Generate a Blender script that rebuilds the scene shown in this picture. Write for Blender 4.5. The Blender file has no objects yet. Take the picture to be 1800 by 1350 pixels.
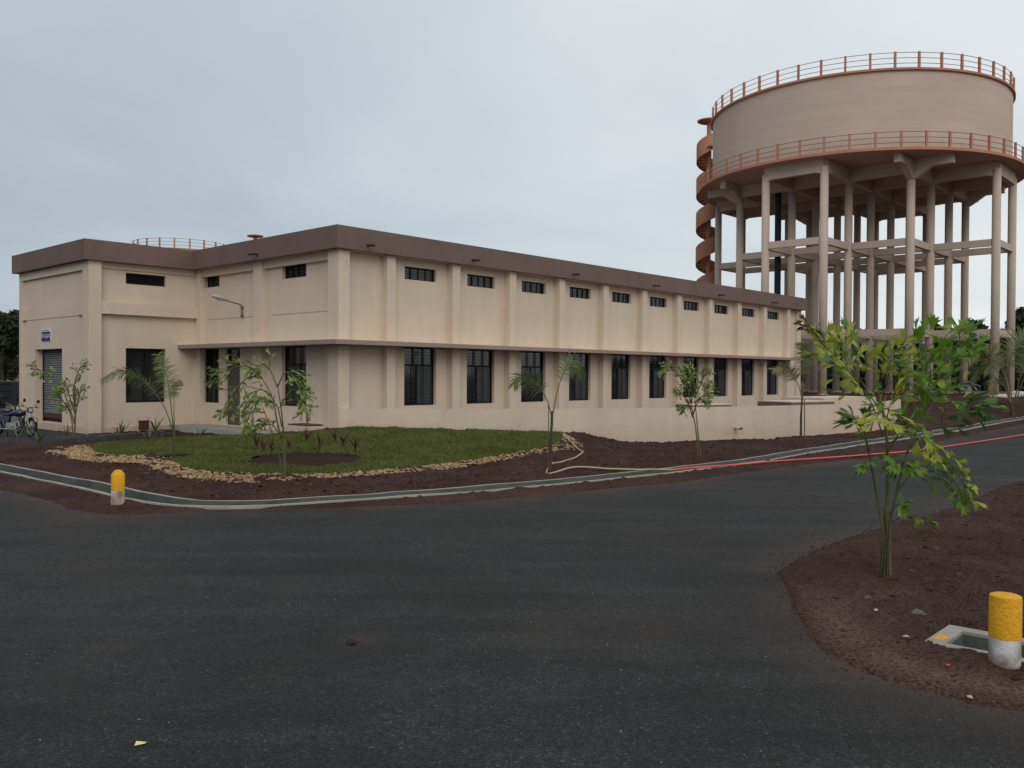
import bpy, math, random
import numpy as np
from mathutils import Vector, Matrix

# ------------------------------------------------------------------ camera, sky, sun, exposure
SC = bpy.context.scene
COL = SC.collection
CAM_Z = 2.14
PITCH, ROLL = 0.011333, 0.005741
cd = bpy.data.cameras.new('camera'); cam = bpy.data.objects.new('camera', cd); COL.objects.link(cam)
cd.sensor_fit = 'HORIZONTAL'; cd.sensor_width = 36.0; cd.lens = 36.0 * 1539.36 / 1800.0
cd.clip_start = 0.1; cd.clip_end = 3000
_f = Vector((0, math.cos(PITCH), -math.sin(PITCH))); _u = Vector((0, math.sin(PITCH), math.cos(PITCH))); _r = Vector((1, 0, 0))
_right = _r * math.cos(ROLL) + _u * math.sin(ROLL); _up = _u * math.cos(ROLL) - _r * math.sin(ROLL)
_m = Matrix((_right, _up, -_f)).transposed().to_4x4(); _m.translation = Vector((0, 0, CAM_Z))
cam.matrix_world = _m
SC.camera = cam

SUN_EL, SUN_AZ = math.radians(34), math.radians(7)      # azimuth from behind the camera towards the right
sun_dir = Vector((math.sin(SUN_AZ) * math.cos(SUN_EL), -math.cos(SUN_AZ) * math.cos(SUN_EL), math.sin(SUN_EL)))
sd = bpy.data.lights.new('sun', 'SUN'); sun = bpy.data.objects.new('sun', sd); COL.objects.link(sun)
sd.energy = 0.98; sd.angle = math.radians(40); sd.color = (1.0, 0.95, 0.88)
sun.rotation_euler = sun_dir.to_track_quat('Z', 'Y').to_euler(); sun.location = (0, 0, 60)

W = bpy.data.worlds.new('World'); SC.world = W; W.use_nodes = True
nt = W.node_tree; nt.nodes.clear()
def N(t, **k):
    n = nt.nodes.new(t)
    for a, b in k.items(): setattr(n, a, b)
    return n
wout = N('ShaderNodeOutputWorld'); wbg = N('ShaderNodeBackground'); wbg.inputs['Strength'].default_value = 0.1
sky = N('ShaderNodeTexSky', sky_type='NISHITA'); sky.sun_disc = False
sky.sun_elevation = SUN_EL; sky.sun_rotation = math.radians(180) - SUN_AZ
sky.air_density = 1.0; sky.dust_density = 2.0
tc = N('ShaderNodeTexCoord'); sep = N('ShaderNodeSeparateXYZ'); nt.links.new(tc.outputs['Generated'], sep.inputs[0])
def wmath(op, a, b=None):
    n = N('ShaderNodeMath', operation=op)
    for i, v in enumerate((a, b)):
        if v is None: continue
        if isinstance(v, (int, float)): n.inputs[i].default_value = v
        else: nt.links.new(v, n.inputs[i])
    return n.outputs[0]
# cloud deck: projected noise on a plane overhead, stretched towards the horizon
zz = wmath('ADD', wmath('MAXIMUM', sep.outputs[2], 0.0), 0.16)
cx = wmath('DIVIDE', sep.outputs[0], zz); cy = wmath('DIVIDE', sep.outputs[1], zz)
comb = N('ShaderNodeCombineXYZ'); nt.links.new(cx, comb.inputs[0]); nt.links.new(cy, comb.inputs[1])
n1 = N('ShaderNodeTexNoise'); n1.inputs['Scale'].default_value = 0.75; n1.inputs['Detail'].default_value = 5; n1.inputs['Roughness'].default_value = 0.5
n1.inputs['Distortion'].default_value = 0.35
nt.links.new(comb.outputs[0], n1.inputs['Vector'])
n2 = N('ShaderNodeTexNoise'); n2.inputs['Scale'].default_value = 0.28; n2.inputs['Detail'].default_value = 2
nt.links.new(comb.outputs[0], n2.inputs['Vector'])
cl = wmath('ADD', wmath('MULTIPLY', n1.outputs[0], 0.32), wmath('MULTIPLY', n2.outputs[0], 0.42))      # about 0.4
# overcast is brighter on the sun's side (right) and a little brighter overhead
az = wmath('ADD', wmath('MULTIPLY', sep.outputs[0], 0.36), wmath('MULTIPLY', wmath('MAXIMUM', sep.outputs[2], 0.0), 0.42))
lum = wmath('ADD', wmath('ADD', wmath('MULTIPLY', wmath('SUBTRACT', cl, 0.40), 1.5), az), 0.605)
ramp = N('ShaderNodeValToRGB'); nt.links.new(lum, ramp.inputs[0])
e = ramp.color_ramp.elements
e[0].position = 0.25; e[0].color = (0.33, 0.395, 0.45, 1)
e[1].position = 0.92; e[1].color = (0.89, 0.915, 0.925, 1)
k = e.new(0.5); k.color = (0.50, 0.575, 0.625, 1)
k = e.new(0.7); k.color = (0.66, 0.72, 0.755, 1)
cm = N('ShaderNodeVectorMath', operation='SCALE'); nt.links.new(ramp.outputs[0], cm.inputs[0]); cm.inputs['Scale'].default_value = 10.0
mx = N('ShaderNodeMixRGB'); mx.inputs[0].default_value = 0.93
nt.links.new(sky.outputs[0], mx.inputs[1]); nt.links.new(cm.outputs[0], mx.inputs[2])
nt.links.new(mx.outputs[0], wbg.inputs['Color']); nt.links.new(wbg.outputs[0], wout.inputs['Surface'])

vs = SC.view_settings
vs.view_transform = 'Standard'; vs.look = 'None'; vs.exposure = 0.0; vs.gamma = 1.0; vs.use_curve_mapping = False
SC.cycles.use_denoising = True
SC.cycles.max_bounces = 6; SC.cycles.diffuse_bounces = 3; SC.cycles.glossy_bounces = 2; SC.cycles.transparent_max_bounces = 6

# ------------------------------------------------------------------ helpers
rng = random.Random(7)
nrng = np.random.default_rng(11)
def sm(a, b, x):
    t = np.clip((x - a) / (b - a), 0, 1); return t * t * (3 - 2 * t)

class MB:
    """collects shapes that become ONE mesh object"""
    def __init__(s): s.v = []; s.f = []; s.mi = []
    def add(s, vs_, fs, m=0):
        o = len(s.v); s.v += [tuple(p) for p in vs_]
        for f in fs: s.f.append(tuple(i + o for i in f)); s.mi.append(m)
        return s
    def box(s, x0, x1, y0, y1, z0, z1, m=0, M=None):
        p = [(x, y, z) for z in (z0, z1) for y in (y0, y1) for x in (x0, x1)]
        if M is not None: p = [tuple(M @ Vector(q)) for q in p]
        return s.add(p, [(0, 2, 3, 1), (4, 5, 7, 6), (0, 1, 5, 4), (2, 6, 7, 3), (0, 4, 6, 2), (1, 3, 7, 5)], m)
    def tube(s, pts, r, n=8, m=0, cap=True):
        pts = [Vector(p) for p in pts]; k = len(pts)
        rr = r if isinstance(r, (list, tuple)) else [r] * k
        vs_ = []; prev = None
        for i, p in enumerate(pts):
            d = (pts[min(i + 1, k - 1)] - pts[max(i - 1, 0)])
            d = d.normalized() if d.length > 1e-9 else Vector((0, 0, 1))
            a = (prev - d * prev.dot(d)) if prev is not None else None
            if a is None or a.length < 1e-4:
                a = d.cross(Vector((0, 0, 1)))
                if a.length < 1e-3: a = d.cross(Vector((1, 0, 0)))
            a.normalize(); prev = a; b = d.cross(a)
            for j in range(n):
                t = 2 * math.pi * j / n
                vs_.append(p + (a * math.cos(t) + b * math.sin(t)) * rr[i])
        fs = []
        for i in range(k - 1):
            for j in range(n):
                q = (j + 1) % n
                fs.append((i * n + j, i * n + q, (i + 1) * n + q, (i + 1) * n + j))
        if cap: fs += [tuple(range(n))[::-1], tuple(range((k - 1) * n, k * n))]
        return s.add(vs_, fs, m)
    def lathe(s, prof, n=24, c=(0, 0), m=0, cap=True):
        vs_ = []; fs = []; k = len(prof)
        for r, z in prof:
            for j in range(n):
                t = 2 * math.pi * j / n; vs_.append((c[0] + r * math.cos(t), c[1] + r * math.sin(t), z))
        for i in range(k - 1):
            for j in range(n):
                q = (j + 1) % n; fs.append((i * n + j, i * n + q, (i + 1) * n + q, (i + 1) * n + j))
        if cap: fs += [tuple(range(n))[::-1], tuple(range((k - 1) * n, k * n))]
        return s.add(vs_, fs, m)
    def prism(s, poly, z0, z1, m=0):
        n = len(poly)
        vs_ = [(x, y, z0) for x, y in poly] + [(x, y, z1) for x, y in poly]
        fs = [(i, (i + 1) % n, n + (i + 1) % n, n + i) for i in range(n)]
        return s.add(vs_, fs + [tuple(range(n))[::-1], tuple(range(n, 2 * n))], m)
    def ring(s, outer, inner, z0, z1, m=0):
        """closed band between two outlines of equal length"""
        n = len(outer); q = lambda L, z: [(x, y, z) for x, y in L]
        vs_ = q(outer, z0) + q(outer, z1) + q(inner, z0) + q(inner, z1); fs = []
        for i in range(n):
            j = (i + 1) % n
            fs += [(i, j, n + j, n + i), (2 * n + j, 2 * n + i, 3 * n + i, 3 * n + j), (n + i, n + j, 3 * n + j, 3 * n + i), (j, i, 2 * n + i, 2 * n + j)]
        return s.add(vs_, fs, m)
    def mesh(s, name, mats, smooth=False):
        me = bpy.data.meshes.new(name); me.from_pydata(s.v, [], s.f)
        for m in (mats if isinstance(mats, (list, tuple)) else [mats]): me.materials.append(m)
        if any(s.mi): me.polygons.foreach_set('material_index', s.mi)
        if smooth: me.polygons.foreach_set('use_smooth', [True] * len(me.polygons))
        me.update(); return me

def link(name, me, parent=None, loc=None, rot=None, scale=None):
    o = bpy.data.objects.new(name, me); COL.objects.link(o)
    if parent: o.parent = parent
    if loc is not None: o.location = loc
    if rot is not None: o.rotation_euler = rot
    if scale is not None: o.scale = scale
    return o
def obj(name, mb, m, parent=None, smooth=False, loc=None, rot=None): return link(name, mb.mesh(name, m, smooth), parent, loc, rot)
def smooth_angle(o, deg=40):
    me = o.data; me.polygons.foreach_set('use_smooth', [True] * len(me.polygons))
    try: me.set_sharp_from_angle(angle=math.radians(deg))
    except Exception: pass
    return o
def tag(o, label=None, cat=None, group=None, kind=None):
    if label: o['label'] = label
    if cat: o['category'] = cat
    if group: o['group'] = group
    if kind: o['kind'] = kind
    return o
def thing(name, label, cat, loc=(0, 0, 0), rz=0, group=None):
    o = bpy.data.objects.new(name, None); COL.objects.link(o); o.location = loc; o.rotation_euler = (0, 0, rz)
    o.empty_display_size = 0.3
    return tag(o, label, cat, group)
def copy_tree(o, parent=None):
    c = o.copy(); COL.objects.link(c)
    if parent: c.parent = parent
    for ch in o.children: copy_tree(ch, c)
    return c
def np_mesh(name, V, F, mat, smooth=False):
    """V (n,3), F (m,k) arrays straight into one mesh"""
    me = bpy.data.meshes.new(name); V = np.asarray(V, np.float32); F = np.asarray(F, np.int32)
    k = F.shape[1]
    me.vertices.add(len(V)); me.vertices.foreach_set('co', V.ravel())
    me.loops.add(F.size); me.loops.foreach_set('vertex_index', F.ravel())
    me.polygons.add(len(F)); me.polygons.foreach_set('loop_start', np.arange(0, F.size, k, dtype=np.int32))
    me.polygons.foreach_set('use_smooth', np.full(len(F), smooth))
    me.materials.append(mat); me.update(calc_edges=True); me.validate(); return me

# value noise for terrain
def vnoise(x, y, s, seed):
    r = np.random.default_rng(seed); T = r.random((256, 256))
    X = x * s; Y = y * s; xi = np.floor(X).astype(int); yi = np.floor(Y).astype(int); fx = X - xi; fy = Y - yi
    fx = fx * fx * (3 - 2 * fx); fy = fy * fy * (3 - 2 * fy)
    g = lambda a, b: T[a % 256, b % 256]
    return (g(xi, yi) * (1 - fx) + g(xi + 1, yi) * fx) * (1 - fy) + (g(xi, yi + 1) * (1 - fx) + g(xi + 1, yi + 1) * fx) * fy
def fbm(x, y, s, seed, o=4):
    t = 0; a = 1; n = 0
    for i in range(o): t = t + a * vnoise(x, y, s * 2.03 ** i, seed + i); n += a; a *= .5
    return t / n
def inside(x, y, poly):
    c = np.zeros(np.shape(x), bool); n = len(poly)
    for i in range(n):
        x0, y0 = poly[i]; x1, y1 = poly[i - 1]
        if y0 == y1: continue
        k = ((y0 > y) != (y1 > y)) & (x < (x1 - x0) * (y - y0) / (y1 - y0) + x0); c ^= k
    return c
def pdist(x, y, line):
    """distance to a polyline"""
    d = np.full(np.shape(x), 1e9)
    for (x0, y0), (x1, y1) in zip(line[:-1], line[1:]):
        dx, dy = x1 - x0, y1 - y0; t = np.clip(((x - x0) * dx + (y - y0) * dy) / (dx * dx + dy * dy + 1e-12), 0, 1)
        d = np.minimum(d, np.hypot(x - x0 - t * dx, y - y0 - t * dy))
    return d

# ------------------------------------------------------------------ materials
def material(name, col, rough=.85, var=.12, vs_=1.2, bump=0., bs=40., spec=.25, island=0., island_cols=None, streak=0., rings=0., metal=0., transl=0., fine=0., fs=60., tint=None, tint_s=.6, dry=None, splash=None):
    m = bpy.data.materials.new(name); m.use_nodes = True; t = m.node_tree; b = t.nodes['Principled BSDF']; L = t.links
    def n(ty, **k):
        o = t.nodes.new(ty)
        for a, c in k.items(): setattr(o, a, c)
        return o
    b.inputs['Roughness'].default_value = rough; b.inputs['Specular IOR Level'].default_value = spec; b.inputs['Metallic'].default_value = metal
    geo = n('ShaderNodeNewGeometry'); cur = None
    rgb = n('ShaderNodeRGB'); rgb.outputs[0].default_value = (*col, 1); cur = rgb.outputs[0]
    if island_cols:
        r = n('ShaderNodeValToRGB'); r.color_ramp.interpolation = 'LINEAR'
        els = r.color_ramp.elements
        for i, c in enumerate(island_cols):
            p = i / (len(island_cols) - 1)
            el = els[0] if i == 0 else (els[len(els) - 1] if i == len(island_cols) - 1 else els.new(p))
            el.position = p; el.color = (*c, 1)
        L.new(geo.outputs['Random Per Island'], r.inputs[0]); cur = r.outputs[0]
    def mul(cur, fac_out, lo, hi):
        mr = n('ShaderNodeMapRange'); mr.inputs['From Min'].default_value = .3; mr.inputs['From Max'].default_value = .7
        mr.inputs['To Min'].default_value = lo; mr.inputs['To Max'].default_value = hi
        L.new(fac_out, mr.inputs['Value'])
        vm = n('ShaderNodeVectorMath', operation='SCALE'); L.new(cur, vm.inputs[0]); L.new(mr.outputs[0], vm.inputs['Scale'])
        return vm.outputs[0]
    if tint:
        z = n('ShaderNodeTexNoise'); z.inputs['Scale'].default_value = tint_s; z.inputs['Detail'].default_value = 5; L.new(geo.outputs['Position'], z.inputs['Vector'])
        mr = n('ShaderNodeMapRange'); mr.inputs['From Min'].default_value = .42; mr.inputs['From Max'].default_value = .68; L.new(z.outputs[0], mr.inputs['Value'])
        mxx = n('ShaderNodeMixRGB'); L.new(mr.outputs[0], mxx.inputs[0]); L.new(cur, mxx.inputs[1]); mxx.inputs[2].default_value = (*tint, 1); cur = mxx.outputs[0]
    if var:
        z = n('ShaderNodeTexNoise'); z.inputs['Scale'].default_value = vs_; z.inputs['Detail'].default_value = 6; z.inputs['Roughness'].default_value = .6
        L.new(geo.outputs['Position'], z.inputs['Vector']); cur = mul(cur, z.outputs[0], 1 - var, 1 + var)
    if streak:
        mp = n('ShaderNodeMapping'); mp.inputs['Scale'].default_value = (1.6, 1.6, .22); L.new(geo.outputs['Position'], mp.inputs['Vector'])
        z = n('ShaderNodeTexNoise'); z.inputs['Scale'].default_value = 1.5; z.inputs['Detail'].default_value = 7; z.inputs['Roughness'].default_value = .65
        L.new(mp.outputs[0], z.inputs['Vector']); cur = mul(cur, z.outputs[0], 1 - streak, 1 + streak * .5)
    if rings:
        mp = n('ShaderNodeMapping'); mp.inputs['Scale'].default_value = (.10, .10, 1.5); L.new(geo.outputs['Position'], mp.inputs['Vector'])
        z = n('ShaderNodeTexNoise'); z.inputs['Scale'].default_value = 1.6; z.inputs['Detail'].default_value = 8; z.inputs['Roughness'].default_value = .6
        L.new(mp.outputs[0], z.inputs['Vector']); cur = mul(cur, z.outputs[0], 1 - rings, 1 + rings * .5)
    if splash:
        sx = n('ShaderNodeSeparateXYZ'); L.new(geo.outputs['Position'], sx.inputs[0])
        z = n('ShaderNodeTexNoise'); z.inputs['Scale'].default_value = 2.2; z.inputs['Detail'].default_value = 8; z.inputs['Roughness'].default_value = .7; L.new(geo.outputs['Position'], z.inputs['Vector'])
        ad = n('ShaderNodeMath'); ad.operation = 'MULTIPLY_ADD'; L.new(z.outputs[0], ad.inputs[0]); ad.inputs[1].default_value = -1.1; L.new(sx.outputs[2], ad.inputs[2])
        mr = n('ShaderNodeMapRange'); mr.inputs['From Min'].default_value = splash[1]; mr.inputs['From Max'].default_value = splash[2]; mr.inputs['To Min'].default_value = splash[3]; mr.inputs['To Max'].default_value = 0; L.new(ad.outputs[0], mr.inputs['Value'])
        mxx = n('ShaderNodeMixRGB'); L.new(mr.outputs[0], mxx.inputs[0]); L.new(cur, mxx.inputs[1]); mxx.inputs[2].default_value = (*splash[0], 1); cur = mxx.outputs[0]
    if dry:
        at = n('ShaderNodeAttribute'); at.attribute_name = 'dry'; mxx = n('ShaderNodeMixRGB'); L.new(at.outputs['Fac'], mxx.inputs[0]); L.new(cur, mxx.inputs[1]); mxx.inputs[2].default_value = (*dry, 1); cur = mxx.outputs[0]
    if fine:
        z = n('ShaderNodeTexNoise'); z.inputs['Scale'].default_value = fs; z.inputs['Detail'].default_value = 3; L.new(geo.outputs['Position'], z.inputs['Vector'])
        cur = mul(cur, z.outputs[0], 1 - fine, 1 + fine)
    if island:
        cur = mul(cur, geo.outputs['Random Per Island'], 1 - island, 1 + island)
    L.new(cur, b.inputs['Base Color'])
    if bump:
        z = n('ShaderNodeTexNoise'); z.inputs['Scale'].default_value = bs; z.inputs['Detail'].default_value = 4; L.new(geo.outputs['Position'], z.inputs['Vector'])
        bp = n('ShaderNodeBump'); bp.inputs['Strength'].default_value = bump; bp.inputs['Distance'].default_value = .02
        L.new(z.outputs[0], bp.inputs['Height']); L.new(bp.outputs[0], b.inputs['Normal'])
    if transl:
        tr = n('ShaderNodeBsdfTranslucent'); L.new(cur, tr.inputs['Color']); ms = n('ShaderNodeMixShader'); ms.inputs[0].default_value = transl
        L.new(b.outputs[0], ms.inputs[1]); L.new(tr.outputs[0], ms.inputs[2]); L.new(ms.outputs[0], t.nodes['Material Output'].inputs['Surface'])
    return m

CREAM = (.60, .495, .39)
M_wall = material('cream_render', CREAM, .9, .05, .5, .25, 55, .15, streak=.065, fine=.03, fs=90, splash=((.36, .23, .15), -.5, .02, .18))
M_bounce = material('canopy_bounce_plaster', (.80, .68, .56), .9, .08, 1.5)  # near-white so the unseen canopy top bounces light up the wall
M_wall2 = material('cream_render_low_wall', (.575, .475, .375), .9, .08, .7, .35, 30, .15, streak=.06, fine=.04, fs=50, splash=((.33, .19, .11), -.35, .12, .28))
M_brown = material('brown_fascia_paint', (.158, .109, .096), .75, .07, .8, .15, 50, .2, streak=.10)
M_canopy = material('brown_canopy_paint', (.30, .22, .19), .8, .08, .8, .15, 50, .2)
M_soffit = material('soffit_render', (.50, .41, .34), .9, .06, .8)
M_frame = material('black_window_metal', (.012, .012, .014), .5, .1)
M_glass = material('dark_window_glass', (.012, .014, .016), .06, .2, .7, spec=.6)
M_glass2 = material('sky_painted_window_glass', (.032, .038, .038), .25, .12, 1.5, spec=.5)  # lighter base paints the sky's reflection into the paler panes
M_dark = material('interior_dark', (.02, .02, .02), .9)
M_door = material('grey_brown_door_paint', (.085, .07, .066), .6, .08, 1)
M_shut = material('grey_shutter_steel', (.17, .185, .19), .45, .12, 1.2, spec=.4, metal=.2)
M_red = material('red_oxide_paint', (.06, .028, .022), .7, .2, 3)
M_conc = material('drain_concrete', (.30, .29, .255), .9, .15, 2.2, .3, 40, .2, streak=.0, fine=.08)
M_conc_d = material('dark_drain_concrete', (.085, .092, .085), .8, .25, 2, .3, 30)  # darker concrete for the channel's inner faces and the chamber pit
M_tank = material('tank_cream_render', (.52, .405, .335), .9, .05, .35, .2, 12, .15, rings=.07)
M_colm = material('tower_column_render', (.47, .38, .315), .9, .06, .6, .2, 14, .15, streak=.04)
M_terra = material('terracotta_paint', (.42, .20, .125), .75, .08, .9, .1, 20, .2)
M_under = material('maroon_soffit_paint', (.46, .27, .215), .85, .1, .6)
M_black = material('black_pipe_paint', (.012, .013, .018), .5, .1)
M_yel = material('yellow_road_paint', (.66, .33, .012), .65, .12, 6, .55, 45, .3, fine=.12, fs=70)
M_whi = material('dirty_white_paint', (.60, .61, .62), .75, .10, 7, .3, 45, .25, splash=((.16, .095, .06), -.56, -.36, .9), tint=(.23, .14, .08), tint_s=4.2)
M_soil = material('red_brown_soil', (.045, .0255, .0215), .97, .26, .9,  1.0, 22, .06, fine=.5, fs=38, tint=(.062, .036, .029), tint_s=.5, dry=(.105, .066, .052))
M_soil_d = material('damp_bed_soil', (.034, .0205, .0175), .97, .2, 1.5, .8, 30, .08, fine=.25, fs=55)
M_field = material('distant_soil', (.075, .05, .038), .97, .25, .15, tint=(.05, .06, .025), tint_s=.05)
M_lawn = material('lawn_base', (.062, .07, .024), .95, .25, 2.5, .6, 40, .1, tint=(.05, .04, .022), tint_s=1.2)
M_grass = material('grass_blades', (.07, .095, .028), .75, .22, .9, island_cols=[(.06, .08, .02), (.10, .125, .032), (.135, .16, .045), (.16, .155, .06)], transl=.2, spec=.15)
M_gravel = material('tan_pebbles', (.4, .3, .2), .8, .08, 3, island_cols=[(.14, .08, .045), (.26, .165, .085), (.37, .25, .13), (.21, .125, .065), (.45, .34, .21)], spec=.3)
M_crumb = material('soil_crumbs', (.07, .042, .035), .95, .1, 3, island_cols=[(.03, .018, .015), (.056, .034, .028), (.042, .026, .021), (.085, .058, .048)], spec=.1)
M_stone = material('grey_stone', (.10, .09, .085), .9, .25, 6, .4, 30)
M_pstone = material('pale_stone', (.42, .36, .29), .85, .15, 12)
M_edge = material('dark_edging_brick', (.055, .054, .058), .9, .25, 6, .4, 40, island=.1)
M_apron = material('dark_paving', (.040, .041, .043), .9, .25, 1.2, .4, 40, .15)
M_stem = material('palm_stem_green', (.095, .095, .035), .7, .25, 9, transl=0)
M_stemb = material('palm_stem_brown', (.062, .047, .03), .8, .3, 14)
M_stake = material('bamboo_stake', (.10, .085, .05), .8, .25, 10)
M_cord = material('red_cordyline_leaves', (.1, .02, .02), .5, .1, 4, island_cols=[(.055, .02, .016), (.085, .028, .02), (.07, .045, .02), (.11, .026, .022)], transl=.2, spec=.3)
M_lily = material('lily_leaves', (.07, .11, .03), .5, .1, 4, island_cols=[(.045, .075, .022), (.075, .115, .03), (.10, .105, .04)], transl=.2, spec=.3)
M_palm = material('palm_leaflets', (.08, .12, .03), .5, .12, 2, island_cols=[(.085, .13, .04), (.13, .18, .055), (.18, .21, .08), (.11, .16, .06)], transl=.25, spec=.3)
M_palmy = material('yellowing_palm_leaflets', (.2, .18, .08), .6, .12, 2, island_cols=[(.11, .14, .045), (.20, .19, .08), (.28, .23, .12), (.09, .12, .04)], transl=.25, spec=.2)
M_fish = material('fishtail_leaves', (.07, .12, .03), .5, .12, 2, island_cols=[(.11, .17, .05), (.17, .245, .06), (.25, .31, .085), (.19, .26, .075)], transl=.25, spec=.3)
M_leafA = material('fishtail_leaf_green', (.135, .245, .032), .42, .14, 7, transl=.3, spec=.35)
M_leafB = material('fishtail_leaf_yellow_green', (.34, .38, .065), .45, .14, 7, transl=.32, spec=.3)
M_leafC = material('fishtail_leaf_deep', (.07, .15, .032), .42, .14, 7, transl=.25, spec=.35)
M_leafD = material('withered_leaf', (.075, .034, .02), .8, .2, 9, transl=.1)
M_tree = material('tree_leaves', (.03, .045, .02), .8, .1, .3, island_cols=[(.018, .03, .017), (.034, .05, .026), (.055, .072, .038), (.038, .055, .03)], transl=.15, spec=.1)
M_bark = material('tree_bark', (.06, .05, .042), .9, .2, 3)
M_rubber = material('black_rubber', (.012, .012, .013), .8, .1)
M_chrome = material('bike_chrome', (.30, .30, .30), .3, .05, 3, metal=.9)
M_alu = material('bike_engine_metal', (.22, .22, .215), .4, .15, 12, metal=.6)
M_bike = material('dark_blue_bike_paint', (.012, .014, .035), .2, .05, 3, spec=.6)
M_seat = material('black_seat_vinyl', (.014, .014, .015), .5)
M_lampg = material('grey_lamp_housing', (.36, .39, .37), .55, .1, 5)
M_lens = material('lamp_lens', (.42, .44, .42), .25, .05, 5)
M_steel = material('rusty_bracket', (.16, .12, .09), .7, .2, 10)
M_blue = material('sign_blue', (.012, .013, .10), .5, .05, 3)
M_white = material('sign_white', (.66, .65, .70), .6, .05, 3)
M_hosb = material('beige_hose', (.40, .34, .22), .6, .1, 5)
M_hosr = material('red_hose', (.72, .085, .065), .45, .08, 4, spec=.4)
M_pvc = material('pale_pvc', (.62, .54, .47), .5, .08, 5)
M_paper = material('yellow_paper', (.66, .60, .24), .8, .1, 20)
M_box = material('rust_red_box', (.075, .026, .018), .7, .25, 4)
M_drumy = material('yellow_drum_paint', (.40, .24, .02), .6, .15, 3)
M_house = material('orange_house_render', (.42, .18, .09), .9, .1, .6)
M_tarp = material('pale_sacking', (.45, .42, .37), .85, .2, 3)
M_text = material('white_lettering', (.75, .75, .75), .6, 0)
M_truck = material('black_body_panel', (.013, .014, .016), .5, .1, 2)

def asphalt():
    m = bpy.data.materials.new('asphalt'); m.use_nodes = True; t = m.node_tree; b = t.nodes['Principled BSDF']; L = t.links
    n = lambda ty: t.nodes.new(ty)
    geo = n('ShaderNodeNewGeometry'); P = geo.outputs['Position']
    vo = n('ShaderNodeTexVoronoi'); vo.inputs['Scale'].default_value = 75; L.new(P, vo.inputs['Vector'])
    hs = n('ShaderNodeSeparateColor'); L.new(vo.outputs['Color'], hs.inputs[0])
    r = n('ShaderNodeValToRGB'); e = r.color_ramp.elements
    e[0].position = 0; e[0].color = (.0085, .009, .0095, 1); e[1].position = 1; e[1].color = (.085, .083, .078, 1)
    for p, c in ((.5, (.0175, .0182, .0185)), (.9, (.029, .030, .0302)), (.985, (.042, .042, .041))):
        k = e.new(p); k.color = (*c, 1)
    L.new(hs.outputs[0], r.inputs[0]); cur = r.outputs[0]
    def mul(cur, scale, lo, hi, map_=None, det=6):
        z = n('ShaderNodeTexNoise'); z.inputs['Scale'].default_value = scale; z.inputs['Detail'].default_value = det; z.inputs['Roughness'].default_value = .6
        if map_:
            mp = n('ShaderNodeMapping'); mp.inputs['Scale'].default_value = map_; mp.inputs['Rotation'].default_value = (0, 0, .12); L.new(P, mp.inputs['Vector']); L.new(mp.outputs[0], z.inputs['Vector'])
        else: L.new(P, z.inputs['Vector'])
        mr = n('ShaderNodeMapRange'); mr.inputs['From Min'].default_value = .32; mr.inputs['From Max'].default_value = .68; mr.inputs['To Min'].default_value = lo; mr.inputs['To Max'].default_value = hi
        L.new(z.outputs[0], mr.inputs['Value']); v = n('ShaderNodeVectorMath'); v.operation = 'SCALE'; L.new(cur, v.inputs[0]); L.new(mr.outputs[0], v.inputs['Scale']); return v.outputs[0], z.outputs[0]
    cur, _ = mul(cur, .33, .66, 1.34)
    cur, _ = mul(cur, 1.0, .72, 1.30, (.18, 2.0, 1))
    cur, _ = mul(cur, 2.2, .86, 1.14)
    cur, _ = mul(cur, 11, .80, 1.2)
    # thin brown dust drifts
    z = n('ShaderNodeTexNoise'); z.inputs['Scale'].default_value = .42; z.inputs['Detail'].default_value = 8; z.inputs['Roughness'].default_value = .65; L.new(P, z.inputs['Vector'])
    mr = n('ShaderNodeMapRange'); mr.inputs['From Min'].default_value = .52; mr.inputs['From Max'].default_value = .78; mr.inputs['To Max'].default_value = .55; L.new(z.outputs[0], mr.inputs['Value'])
    mxx = n('ShaderNodeMixRGB'); L.new(mr.outputs[0], mxx.inputs[0]); L.new(cur, mxx.inputs[1]); mxx.inputs[2].default_value = (.034, .029, .026, 1); cur = mxx.outputs[0]
    at = n('ShaderNodeAttribute'); at.attribute_name = 'dust'; mxx = n('ShaderNodeMixRGB'); L.new(at.outputs['Fac'], mxx.inputs[0]); L.new(cur, mxx.inputs[1]); mxx.inputs[2].default_value = (.062, .041, .034, 1); cur = mxx.outputs[0]
    L.new(cur, b.inputs['Base Color'])
    b.inputs['Roughness'].default_value = .86; b.inputs['Specular IOR Level'].default_value = .27
    z = n('ShaderNodeTexNoise'); z.inputs['Scale'].default_value = 24; z.inputs['Detail'].default_value = 5; L.new(P, z.inputs['Vector'])
    ad = n('ShaderNodeMath'); ad.operation = 'ADD'; L.new(z.outputs[0], ad.inputs[0]); L.new(vo.outputs['Distance'], ad.inputs[1])
    bp = n('ShaderNodeBump'); bp.inputs['Strength'].default_value = .7; bp.inputs['Distance'].default_value = .012; L.new(ad.outputs[0], bp.inputs['Height']); L.new(bp.outputs[0], b.inputs['Normal'])
    return m
M_asph = asphalt()

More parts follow.
